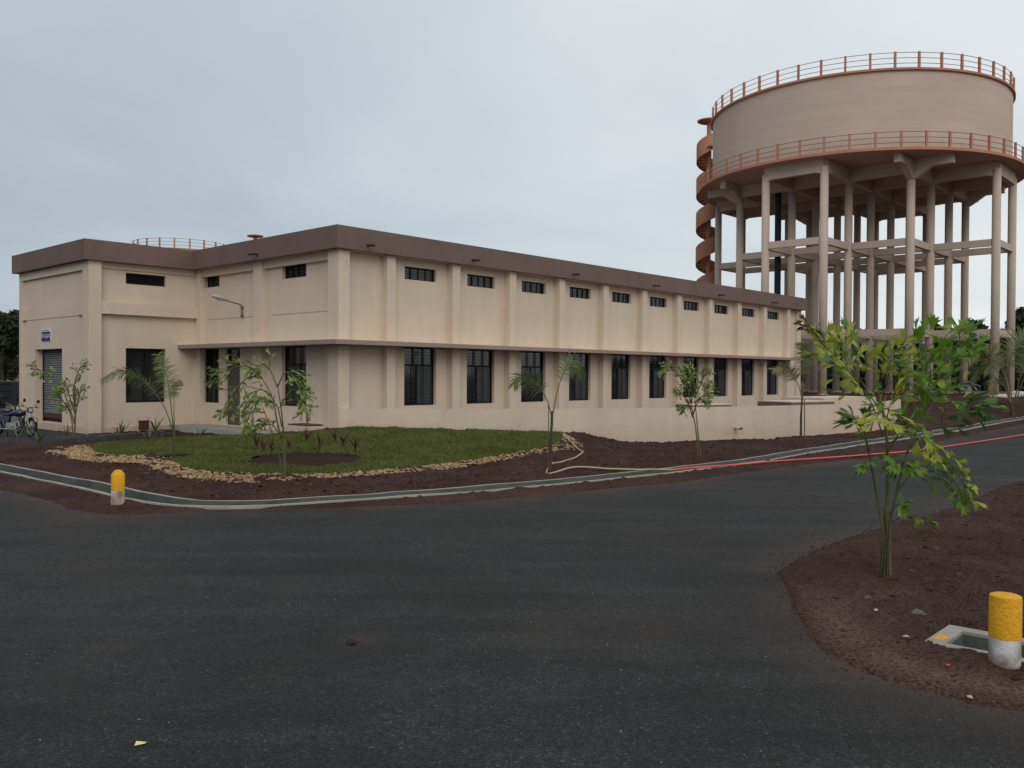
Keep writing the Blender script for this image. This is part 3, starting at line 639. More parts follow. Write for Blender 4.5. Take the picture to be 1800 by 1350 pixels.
upp = [(a, b, 5.26, 5.69) for a, b, _, _ in low]
R = ON_R(.45); L = ON_L(.45); WR = ON_R(9.15); WL = ON_L(UB + .3)
obj('wall', wall_grid(R, .45, UL - .1, -.3, WT, .25, low + upp), M_wall, BLD)
lowL = [(7.74, 8.9, 1.02, 3.02), (2.24, 3.64, 1.04, 3.02), (6.28, 7.25, .25, 3.02)]; uppL = [(7.71, 8.8, 5.28, 5.70), (2.25, 3.64, 5.25, 5.69)]
obj('wall', wall_grid(L, .70, 9.15, -.3, WT, .25, lowL + uppL), M_wall, BLD)
lowW, uppW = (-2.32, -.87, 1.05, 2.98), (-2.32, -.87, 5.24, 5.63)
obj('wall', wall_grid(WR, UB + .3, .45, -.3, WT, .25, [lowW, uppW]), M_wall, BLD)
SHT = (11.5, 14.12, .25, 2.97)
obj('wall', wall_grid(WL, 9.4, VA - .35, -.3, WT, .40, [SHT]), M_wall, BLD)
obj('wall', MB().box(UL - .35, UL - .1, .7, VA - .3, -.3, WT), M_wall, BLD)
obj('wall', MB().box(UB + .3, UL - .35, VA - .35, VA - .1, -.3, WT), M_wall, BLD)
obj('floor', MB().prism([(.71, .71), (UL - .36, .71), (UL - .36, VA - .36), (UB + .71, VA - .36), (UB + .71, 9.41), (.71, 9.41)], -.2, .22), M_dark, BLD)
# pilasters
pm = bx(R, -.175, .175, -.27, .0, -.3, FZ0 - .003).mesh('pilaster', M_wall)
for k in range(11): link('pilaster', pm, BLD, (2.27 + PB * k, 0, 0))
m = MB().prism([(.19, .17), (.60, .17), (.60, .449), (.449, .449), (.449, .72), (.19, .72)], -.3, FZ0 - .003); obj('corner_pilaster', m, M_wall, BLD)
obj('pilaster', bx(L, 4.57, 5.10, -.2, 0, -.3, FZ0 - .003), M_wall, BLD)
obj('pilaster', bx(L, 8.76, 9.148, -.2, 0, -.3, FZ0 - .003), M_wall, BLD)
m = MB().prism([(UB + .28, 8.93), (UB + .63, 8.93), (UB + .63, 9.149), (UB + .298, 9.149), (UB + .298, 9.44), (UB + .2, 9.44), (UB + .2, 8.93)], -.3, FZ0 - .003); obj('corner_pilaster', m, M_wall, BLD)
obj('pilaster', bx(WL, 15.22, VA - .2, -.1, .0, -.3, FZ0 - .003), M_wall, BLD)
obj('pilaster', bx(R, UL - .62, UL - .08, -.12, .0, -.3, FZ0 - .003), M_wall, BLD)
# beams under the fascia and the plaster bands
for a0, a1 in ((.722, 4.568), (5.102, 8.758)):
    obj('beam', bx(L, a0, a1, -.13, 0, 5.665, FZ0 - .004), M_wall, BLD)
    obj('plaster_band', bx(L, a0 + .002, a1 - .3 if a0 < 1 else a1 - .25, -.018, 0, 4.09, 4.52), M_wall, BLD)
obj('beam', bx(WL, 9.442, 15.218, -.1, 0, 5.63, FZ0 - .004), M_wall, BLD)
obj('plaster_band', bx(WL, 9.9, 14.95, -.02, 0, 4.10, 4.52), M_wall, BLD)
obj('plaster_band', bx(WL, 9.442, 9.9, -.09, 0, 4.10, 4.52), M_wall, BLD); obj('plaster_band', bx(WL, 14.95, 15.218, -.09, 0, 4.10, 4.52), M_wall, BLD)
obj('beam', bx(WR, UB + .632, .26, -.2, 0, 4.14, 4.55), M_wall, BLD)
obj('beam', bx(WR, UB + .632, .248, -.06, 0, 5.72, FZ0 - .004), M_wall, BLD)
# fascia ring, roof, canopy
outer = [(0, 0), (UL, 0), (UL, VA), (UB, VA), (UB, VC), (0, VC)]; inner = [(.2, .2), (UL - .2, .2), (UL - .2, VA - .2), (UB + .2, VA - .2), (UB + .2, VC + .2), (.2, VC + .2)]
obj('fascia', MB().ring(outer, inner, FZ0, FZ1), M_brown, BLD)
obj('roof', MB().prism([(a + (.003 if a < 5 else -.003), b + (.003 if b < 10 else -.003)) for a, b in inner], FZ0 + .006, 6.25), M_soffit, BLD)
cz0, cz1 = 3.005, 3.145
CP = [(-.42, -.5), (UL - 1.5, -.5), (UL - 1.5, .448), (.448, .448), (.448, 9.148), (-.42, 9.148)]
cn = obj('canopy', MB().prism(CP, cz0, cz1 - .004), M_canopy, BLD)
obj('canopy_bounce_top', MB().prism([(-.40, -.48), (UL - 1.52, -.48), (UL - 1.52, .447), (.447, .447), (.447, 9.147), (-.40, 9.147)], cz1 - .0035, cz1), M_bounce, cn)  # thin pale sheet, out of view, added to brighten the wall above
# rain spouts
sp = MB().tube([(0, .05, 0), (0, -.2, -.02), (0, -.34, -.05)], .042, 8).mesh('rain_spout', M_red)
for u in (1.15, 5.75, 11.4, 17.15, 22.95, 28.75): link('rain_spout', sp, BLD, (u, 0, 6.12))
link('rain_spout', sp, BLD, (0, 4.4, 6.11), (0, 0, -math.pi / 2))
# windows
def window(mapf, a0, a1, z0, z1, dep, kind, i=0):
    w = bpy.data.objects.new('window', None)
    f = MB(); t = .045
    bx(mapf, a0, a1, dep, dep + .06, z0, z0 + t, f); bx(mapf, a0, a1, dep, dep + .06, z1 - t, z1, f)
    bx(mapf, a0, a0 + t, dep, dep + .06, z0 + t, z1 - t, f); bx(mapf, a1 - t, a1, dep, dep + .06, z0 + t, z1 - t, f)
    W_ = obj('window', f, M_frame, BLD)
    A0, A1, Z0, Z1 = a0 + t, a1 - t, z0 + t, z1 - t; ww = A1 - A0
    if kind == 'high':
        n = 4; r = random.Random(i * 7 + 1)
        for k in range(n):
            p0, p1 = A0 + ww * k / n, A0 + ww * (k + 1) / n
            dark = r.random() < (.38 if k in (1, 2) else .25)
            obj('pane', bx(mapf, p0 + .012, p1 - .012, dep + (.035 if not dark else .05), dep + .042 if not dark else dep + .057, Z0 + .01, Z1 - .01), M_glass if dark else M_glass2, W_)
            if k: obj('mullion', bx(mapf, p0 - .018, p0 + .018, dep + .006, dep + .054, Z0, Z1), M_frame, W_)
        g = MB()
        for k in range(1, 4): bx(mapf, A0, A1, dep - .012, dep + .0, Z0 + (Z1 - Z0) * k / 4 - .005, Z0 + (Z1 - Z0) * k / 4 + .005, g)
        obj('grille', g, M_frame, W_)
    elif kind == 'louvre':
        for k in range(5): 
            zc = Z0 + (Z1 - Z0) * (k + .5) / 5; mm = MB().add([mapf(A0, dep + .01, zc - .03), mapf(A1, dep + .01, zc - .03), mapf(A1, dep + .05, zc + .035), mapf(A0, dep + .05, zc + .035), mapf(A0, dep + .016, zc - .034), mapf(A1, dep + .016, zc - .034), mapf(A1, dep + .056, zc + .031), mapf(A0, dep + .056, zc + .031)], [(0, 1, 2, 3), (4, 5, 6, 7), (0, 1, 5, 4), (2, 3, 7, 6)])
            obj('slat', mm, M_glass, W_)
        obj('back_pane', bx(mapf, A0, A1, dep + .07, dep + .078, Z0, Z1), M_dark, W_)
    else:
        zt = Z0 + (Z1 - Z0) * .70; n = 3 if kind == 'tall' else 2
        obj('transom', bx(mapf, A0, A1, dep + .003, dep + .057, zt - .025, zt + .025), M_frame, W_)
        for k in range(n):
            p0, p1 = A0 + ww * k / n, A0 + ww * (k + 1) / n
            obj('pane', bx(mapf, p0 + .015, p1 - .015, dep + .03, dep + .037, zt + .035, Z1 - .01), M_glass, W_)
        mid = A0 + ww * (.47, .45, .50, .40, .47, .36, .52, .47, .44, .49)[i % 10]
        obj('pane', bx(mapf, A0 + .02, mid - .02, dep + .045, dep + .052, Z0 + .02, zt - .035), M_glass, W_)
        obj('pane', bx(mapf, mid + .02, A1 - .02, dep + .028, dep + .035, Z0 + .02, zt - .035), M_glass2 if kind == 'tall' and i % 4 != 2 else M_glass, W_)
        obj('mullion', bx(mapf, mid - .02, mid + .02, dep + .006, dep + .054, Z0, zt - .026), M_frame, W_)
        if kind == 'plain': return W_
        g = MB()
        for k in range(1, 3): bx(mapf, A0 + ww * k / 3 - .012, A0 + ww * k / 3 + .012, dep - .03, dep - .012, Z0, Z1, g)
        nb = int((Z1 - Z0) / .105)
        for k in range(1, nb): bx(mapf, A0, A1, dep - .011, dep - .001, Z0 + (Z1 - Z0) * k / nb - .006, Z0 + (Z1 - Z0) * k / nb + .006, g)
        obj('grille', g, M_frame, W_)
    return W_
for k in range(10):
    window(R, *low[k], .12, 'tall', k); window(R, *upp[k], .12, 'high', k)
window(L, *lowL[0], .13, 'tall', 1); window(L, *lowL[1], .13, 'tall', 3)
window(L, *uppL[0], .13, 'high', 12); window(L, *uppL[1], .13, 'high', 14)
window(WR, *lowW, .11, 'plain', 2); window(WR, *uppW, .11, 'louvre')
# door
a0, a1, z0, z1 = lowL[2]
d = obj('door', bx(L, a0 + .05, a1 - .05, .12, .16, z0 + .01, 2.33), M_door, BLD)
f = MB(); bx(L, a0, a0 + .05, .08, .17, z0, z1, f); bx(L, a1 - .05, a1, .08, .17, z0, z1, f); bx(L, a0 + .05, a1 - .05, .08, .17, z1 - .05, z1, f); bx(L, a0 + .05, a1 - .05, .08, .17, 2.34, 2.40, f)
obj('door_frame', f, M_door, d)
obj('transom_pane', bx(L, a0 + .05, a1 - .05, .12, .13, 2.41, z1 - .05), M_glass, d)
g = MB()
for k in range(6): bx(L, a0 + .05, a1 - .05, .10, .108, 2.47 + .09 * k, 2.482 + .09 * k, g)
obj('grille', g, M_frame, d)
obj('handle', MB().tube([L(a0 + .14, .10, 1.15), L(a0 + .14, .06, 1.15), L(a0 + .26, .06, 1.15)], .012, 8), M_alu, d)
obj('door_panel', bx(L, a0 + .15, a1 - .15, .113, .12, .45, 1.15), M_door, d); obj('door_panel', bx(L, a0 + .15, a1 - .15, .113, .12, 1.30, 2.18), M_door, d)
# rolling shutter, each slat its own
a0, a1, z0, z1 = SHT
s = obj('rolling_shutter', bx(WL, a0, a1, .36, .385, z0, z1), M_dark, BLD)
n = 27; st = (z1 - .1 - (z0 + .3)) / n
slat = MB(); 
for q0, q1, dd0, dd1 in ((0, .38, .335, .30), (.38, .72, .30, .31), (.72, 1, .31, .345)):
    slat.add([WL(a0 + .04, dd0, st * q0), WL(a1 - .04, dd0, st * q0), WL(a1 - .04, dd1, st * q1), WL(a0 + .04, dd1, st * q1)], [(0, 1, 2, 3)])
slat.add([WL(a0 + .04, .345, st), WL(a1 - .04, .345, st), WL(a1 - .04, .335, 0), WL(a0 + .04, .335, 0)], [(0, 1, 2, 3)])
sme = slat.mesh('slat', M_shut)
for k in range(n): link('slat', sme, s, (0, 0, z0 + .3 + st * k))
obj('guide_rail', bx(WL, a1 - .038, a1 - .001, .27, .355, z0, z1), M_frame, s); obj('guide_rail', bx(WL, a0 + .001, a0 + .038, .27, .355, z0, z1), M_frame, s)
obj('bottom_bar', bx(WL, a0 + .04, a1 - .04, .29, .35, z0 + .14, z0 + .299), M_red, s)
obj('hood', bx(WL, a0 + .04, a1 - .04, .28, .35, z1 - .1, z1 - .002), M_frame, s)
obj('sill', bx(WL, a0 - .05, a1 + .1, -.22, .36, -.2, .245), M_wall2, BLD)
# plinths, step and block by the door
obj('plinth', bx(WR, UB + .632, .1, -.12, 0, -.3, .22), M_wall2, BLD)
obj('plinth', bx(WL, 9.442, 11.4, -.12, 0, -.3, .24), M_wall2, BLD)
obj('verandah_floor', MB().box(-.85, .449, 2.4, 8.9, -.3, .22), M_conc, BLD)
obj('step', MB().box(-1.15, -.852, 6.0, 7.5, -.3, .10), M_conc, BLD)
obj('low_block', MB().box(-.55, .448, .725, 2.39, -.3, .50), M_wall2, BLD)
obj('slot_shade_slab', MB().box(-.40, .2, .95, 2.0, .505, .545), M_stemb, BLD)  # dark slab standing in for the shaded gap on top of the block

# wall sign over the shutter: white header strip and blue panel with its words
SG = thing('wall_sign', 'small blue and white name board above the roller shutter', 'sign', (*b2w(UB + .3, 12.95), 0), B_ROT)
SGZ = 3.265
def sgb(y0, y1, z0, z1, d0, d1): return MB().box(-d1, -d0, y0, y1, z0, z1)
obj('board', sgb(-.43, .43, SGZ, SGZ + .45, 0, .03), M_white, SG)
obj('blue_panel', sgb(-.42, .42, SGZ + .008, SGZ + .345, .031, .036), M_blue, SG)
def text(name, s, size, mat, parent, loc, rot, align='CENTER', extr=.002):
    c = bpy.data.curves.new(name, 'FONT'); c.body = s; c.size = size; c.align_x = align; c.extrude = extr; c.materials.append(mat)
    tmp = bpy.data.objects.new('tmp_text', c); COL.objects.link(tmp); bpy.context.view_layer.update()
    me = bpy.data.meshes.new_from_object(tmp.evaluated_get(bpy.context.evaluated_depsgraph_get())); bpy.data.objects.remove(tmp); bpy.data.curves.remove(c)
    return link(name, me, parent, loc, rot)
RT = (math.pi / 2, 0, -math.pi / 2)
text('lettering', 'पंप हाऊस', .22, M_white, SG, (-.039, .0, SGZ + .115), RT)
for y0, w_ in ((.30, .10), (.17, .07), (.05, .14), (-.13, .10), (-.26, .06)): obj('lettering', sgb(y0 - w_ / 2, y0 + w_ / 2, SGZ + .38, SGZ + .41, .031, .034), M_blue, SG)

# wall lamp on its arm
LP = thing('wall_street_lamp', 'grey street lamp on a bent arm fixed to the cream wall beside the inner corner', 'lamp', (*b2w(.45, 6.06), 0), B_ROT)
obj('mounting_post', MB().tube([(-.06, 0, 4.06), (-.06, 0, 4.5)], .028, 8), M_steel, LP)
for z in (4.12, 4.40): obj('clamp', MB().box(-.1, 0, -.06, .06, z, z + .05), M_steel, LP)
obj('arm', MB().tube([(-.06, 0, 4.49), (-.14, 0, 4.525), (-.70, 0, 4.635)], .022, 8), M_steel, LP)
hm = MB()
secs = [(-.58, .05, .05), (-.62, .09, .075), (-.74, .125, .10), (-.95, .13, .10), (-1.12, .10, .075), (-1.19, .05, .04), (-1.20, .02, .02)]; vs_ = []; nseg = 12
for x_, hw, hh in secs:
    for j in range(nseg):
        t_ = 2 * math.pi * j / nseg; vs_.append((x_, hw * math.cos(t_), 4.63 + (-x_ - .62) * .20 + hh * math.sin(t_) * (1 if math.sin(t_) > 0 else .55)))
hm.add(vs_, [(i * nseg + j, i * nseg + (j + 1) % nseg, (i + 1) * nseg + (j + 1) % nseg, (i + 1) * nseg + j) for i in range(len(secs) - 1) for j in range(nseg)] + [tuple(range(nseg)), tuple(range((len(secs) - 1) * nseg, len(secs) * nseg))])
smooth_angle(obj('lamp_head', hm, M_lampg, LP)); obj('lens', MB().lathe([(.001, -.03), (.05, -.028), (.085, -.01), (.09, .01)], 14), M_lens, LP, loc=(-.92, 0, 4.635), rot=(0, .2, 0))

# slabs of the sunk sump behind the curved wall
sl = thing('sump_slab', 'flat beige concrete slab with brown edge behind the curved wall in front of last windows', 'slab', (6.55, 29.75, 0), .42)
obj('slab_top', MB().box(-.85, .85, -.4, .5, 1.135, 1.165), M_wall2, sl); obj('slab_edge', MB().box(-.84, .84, -.39, .49, .1, 1.132), M_brown, sl)
sl = thing('platform_slab', 'slab with a brown edge just behind the curved wall where the yellowing palm stands', 'slab', (11.0, 33.25, 0), .62)
obj('slab_top', MB().box(-1.35, 1.3, -.55, 1.0, 1.155, 1.185), M_wall2, sl); obj('slab_edge', MB().box(-1.34, 1.29, -.54, .99, -.2, 1.152), M_brown, sl)
sl = thing('platform', 'low cream platform between the curved wall and the water tower', 'platform', (14.0, 38.6, 0), .70)
obj('platform_base', MB().box(-2.2, 2.2, -1.0, 1.0, -.3, 1.22), M_wall2, sl)
# ------------------------------------------------------------------ elevated water tank
TW = thing('water_tower', 'huge round cream elevated water tank on a grid of tall columns', 'water tower', (*T_C, 0), B_ROT)
GS = 3.9
cols = [(i, j) for i in (-2.5, -1.5, -.5, .5, 1.5, 2.5) for j in (-2.5, -1.5, -.5, .5, 1.5, 2.5) if abs(i) + abs(j) <= 3.01]
ZG0, ZG1, ZR0, ZR1 = 15.66, 15.84, 20.71, 20.84
cm_ = MB().lathe([(.255, -.5), (.255, 15.215)], 20).lathe([(.42, .80), (.42, .99), (.30, 1.0)], 4).mesh('column', M_colm); cm_.polygons.foreach_set('use_smooth', [len(p.vertices) == 4 and i < 40 for i, p in enumerate(cm_.polygons)])
for i, j in cols: link('column', cm_, TW, (i * GS, j * GS, 0))
hl = GS / 2 - .24
bm_ = MB().box(-hl, hl, -.125, .125, -.22, .22).mesh('brace_beam', M_colm)
tb_ = MB().add([(-GS / 2, -.17, -.44), (-hl, -.17, -.44), (-hl + .25, -.17, -.36), (hl - .25, -.17, -.36), (hl, -.17, -.44), (GS / 2, -.17, -.44), (GS / 2, -.17, .44), (-GS / 2, -.17, .44),
                (-GS / 2, .17, -.44), (-hl, .17, -.44), (-hl + .25, .17, -.36), (hl - .25, .17, -.36), (hl, .17, -.44), (GS / 2, .17, -.44), (GS / 2, .17, .44), (-GS / 2, .17, .44)],
               [(0, 1, 2, 7), (2, 3, 6, 7), (3, 4, 5, 6), (8, 15, 10, 9), (10, 15, 14, 11), (11, 14, 13, 12), (0, 8, 9, 1), (1, 9, 10, 2), (2, 10, 11, 3), (3, 11, 12, 4), (4, 12, 13, 5), (5, 13, 14, 6), (6, 14, 15, 7), (7, 15, 8, 0)]).mesh('top_beam', M_colm)
for i, j in cols:
    for di, dj in ((1, 0), (0, 1)):
        if (i + di, j + dj) in cols:
            c = ((i + di / 2) * GS, (j + dj / 2) * GS); rz = 0 if di else math.pi / 2
            for zb in (4.94, 10.61): link('brace_beam', bm_, TW, (*c, zb), (0, 0, rz))
            link('top_beam', tb_, TW, (*c, 15.215), (0, 0, rz))
# brackets that carry the gallery beyond the corner columns
kb = MB().add([(0, -.2, -.75), (.3, -.2, -.75), (1.3, -.2, -.1), (2.5, -.2, -.1), (2.5, -.2, .44), (0, -.2, .44), (0, .2, -.75), (.3, .2, -.75), (1.3, .2, -.1), (2.5, .2, -.1), (2.5, .2, .44), (0, .2, .44)],
              [(0, 1, 2, 5), (2, 3, 4, 5), (6, 11, 8, 7), (8, 11, 10, 9), (0, 6, 7, 1), (1, 7, 8, 2), (2, 8, 9, 3), (3, 9, 10, 4), (4, 10, 11, 5)]).mesh('bracket', M_colm)
for i in (-1.5, 1.5):
    for j in (-1.5, 1.5):
        link('bracket', kb, TW, (i * GS, j * GS, 15.217), (0, 0, 0 if i > 0 else math.pi)); link('bracket', kb, TW, (i * GS, j * GS, 15.216), (0, 0, math.pi / 2 if j > 0 else -math.pi / 2))
RG, RT_, RW = 10.89, 10.08, 9.93
smooth_angle(obj('gallery_slab', MB().lathe([(RW, ZG0 + .001), (RG - .02, ZG0 + .002), (RG, ZG0 + .02), (RG, ZG1), (RW - .1, ZG1 + .01)], 96, cap=False), M_terra, TW), 30)
smooth_angle(obj('tank_wall', MB().lathe([(RW, ZG1 + .002), (RW, ZR0)], 128, cap=False), M_tank, TW), 30)
# the floor of the tank between the columns shows as a darker soffit
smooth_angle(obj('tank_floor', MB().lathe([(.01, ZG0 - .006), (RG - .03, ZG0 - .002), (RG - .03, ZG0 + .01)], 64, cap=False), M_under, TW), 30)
smooth_angle(obj('roof_slab', MB().lathe([(RW - .3, ZR0), (RT_, ZR0), (RT_, ZR1), (RW - .6, ZR1 + .02), (5, ZR1 + .7), (.01, ZR1 + .95)], 96, cap=False), M_terra, TW), 30)
def railing(parent, r, n, z, ph, h=.95, nr=3, post=None):
    pm_ = post or MB().box(-.065, .065, -.065, .065, 0, h + .03).mesh('railing_post', M_terra)
    for k in range(n):
        a = ph + 2 * math.pi * k / n; link('railing_post', pm_, parent, (r * math.cos(a), r * math.sin(a), z), (0, 0, a))
    for q in range(nr):
        pts = [(r * math.cos(2 * math.pi * i / 96), r * math.sin(2 * math.pi * i / 96), z + h * (.30 + .68 * q / (nr - 1))) for i in range(97)]
        obj('rail', MB().tube(pts, .018, 6, cap=False), M_steelr, parent)
    return pm_
M_steelr = material('rail_brown_paint', (.19, .10, .075), .6, .1, 4)
post_ = railing(TW, RG - .14, 46, ZG1, math.radians(207.6))
railing(TW, RT_ - .12, 44, ZR1, math.radians(206.2), post=post_)
pz = math.radians(0); c_, s_ = math.cos(-B_ROT), math.sin(-B_ROT); dx, dy = 18.55 - T_C[0], 61.4 - T_C[1]
obj('riser_pipe', MB().tube([(dx * c_ - dy * s_, dx * s_ + dy * c_, -.3), (dx * c_ - dy * s_, dx * s_ + dy * c_, ZG0 - .01)], .22, 16), M_black, TW)

# spiral stair beside it
ST = thing('spiral_staircase', 'terracotta concrete spiral staircase winding up beside the water tank', 'staircase', (16.05, 72.0, 0), 0)
TOPZ, PITCHZ, R1, R0 = 21.2, 2.8, .95, .2
obj('centre_post', MB().lathe([(R0, -.3), (R0, 23.0)], 14), M_terra, ST)
nst = 14; sa = 2 * math.pi / nst; hz = PITCHZ / nst
stp = MB(); p = [(R0 * .8, 0), (R1, 0), (R1 * math.cos(sa * 1.15), R1 * math.sin(sa * 1.15)), (R0 * .8 * math.cos(sa * 1.15), R0 * .8 * math.sin(sa * 1.15))]; stp.prism(p, -.12, .10)
sme = stp.mesh('step', M_terra); nsteps = int((TOPZ - .9) / hz); A0_ = 4.64
for k in range(nsteps): link('step', sme, ST, (0, 0, .9 + hz * k + hz), (0, 0, A0_ + sa * k))
m = MB(); nn = nsteps * 2
for k in range(nn + 1):
    a = A0_ + sa * k / 2; z = .9 + hz * k / 2 + hz
    for r_, zz_ in ((R1 + .07, z - .38), (R1 + .07, z + .98), (R1, z + .98), (R1, z - .38)): m.v.append((r_ * math.cos(a), r_ * math.sin(a), zz_))
for k in range(nn):
    for q in range(4): m.f.append((k * 4 + q, k * 4 + (q + 1) % 4, k * 4 + 4 + (q + 1) % 4, k * 4 + 4 + q)); m.mi.append(0)
smooth_angle(obj('parapet', m, M_terra, ST), 40)
cap_prof = [(.01, 22.82), (.85, 22.86), (.97, 22.92), (.97, 23.0), (.5, 23.08), (.01, 23.12)]
smooth_angle(obj('canopy_disc', MB().lathe(cap_prof, 28, cap=False), M_terra, ST), 40)
obj('landing', MB().box(.2, 2.4, -1.2, .0, 20.6, 20.78, M=Matrix.Rotation(-.5, 4, 'Z')), M_terra, ST)

# second, smaller tank far behind the roof
T2 = thing('far_water_tank', 'small round water tank whose railing just shows above the brown roof', 'water tower', (-34.3, 90.6, 0), .3)
smooth_angle(obj('tank_wall', MB().lathe([(4.4, 8.5), (4.4, 14.2)], 48, cap=False), M_tank, T2), 30)
smooth_angle(obj('roof_slab', MB().lathe([(.01, 14.2), (4.62, 14.2), (4.62, 14.36), (2, 14.7), (.01, 14.8)], 48, cap=False), M_terra, T2), 30)
obj('gallery_slab', MB().lathe([(5.0, 8.3), (5.0, 8.48)], 48), M_terra, T2)
for k in range(8): link('column', cm_, T2, (3.8 * math.cos(k * math.pi / 4), 3.8 * math.sin(k * math.pi / 4), -6.9))
railing(T2, 4.55, 20, 14.36, .25, h=.95, post=post_)
S2 = thing('far_staircase', 'far spiral staircase whose round canopy peeks over the brown roof', 'staircase', (-27.3, 93, 0), 0)
obj('centre_post', MB().lathe([(.2, -.3), (.2, 16.6)], 12), M_terra, S2); smooth_angle(obj('canopy_disc', MB().lathe([(r_ * .88, z - 6.35) for r_, z in cap_prof], 24, cap=False), M_terra, S2), 40)
for k in range(60): link('step', sme, S2, (0, 0, .6 + hz * k), (0, 0, sa * k))

# ------------------------------------------------------------------ houses, vehicles and yard things
H = thing('orange_house', 'terracotta house glimpsed behind trees at the left edge', 'house', (-56.5, 92, 0), .4)
obj('wall', MB().box(-4, 3.4, 0, 7, 0, 6.6), M_house, H); obj('roof', MB().box(-4.3, 3.7, -.3, 7.3, 6.602, 6.85), M_brown, H)
for k in range(3):
    for z in (1.0, 4.2):
        w_ = obj('window', MB().box(-3.2 + 2.2 * k, -2.0 + 2.2 * k, -.05, -.003, z, z + 1.3), M_frame, H); obj('pane', MB().box(-3.12 + 2.2 * k, -2.08 + 2.2 * k, -.06, -.051, z + .08, z + 1.22), M_glass, w_)

TR = thing('cargo_trailer', 'black panelled trailer with white lettering parked beyond the motorcycles', 'trailer', (-26.6, 44, 0), .02)
obj('body', MB().box(-3, 1.45, 0, 3.2, .42, 1.62), M_truck, TR)
for k in range(4): obj('rib', MB().box(-3, 1.45, -.05, -.002, .48 + .34 * k, .52 + .34 * k), M_frame, TR)
wm = MB().lathe([(.16, -.1), (.34, -.1), (.36, -.06), (.36, .06), (.34, .1), (.16, .1)], 20).mesh('wheel', M_rubber)
for x_ in (-2.2, .7): link('wheel', wm, TR, (x_, .1, .36), (math.pi / 2, 0, 0)); link('wheel', wm, TR, (x_, 3.1, .36), (math.pi / 2, 0, 0))
text('lettering', 'y-urts', .34, M_text, TR, (.48, -.012, .86), (math.pi / 2, 0, 0))

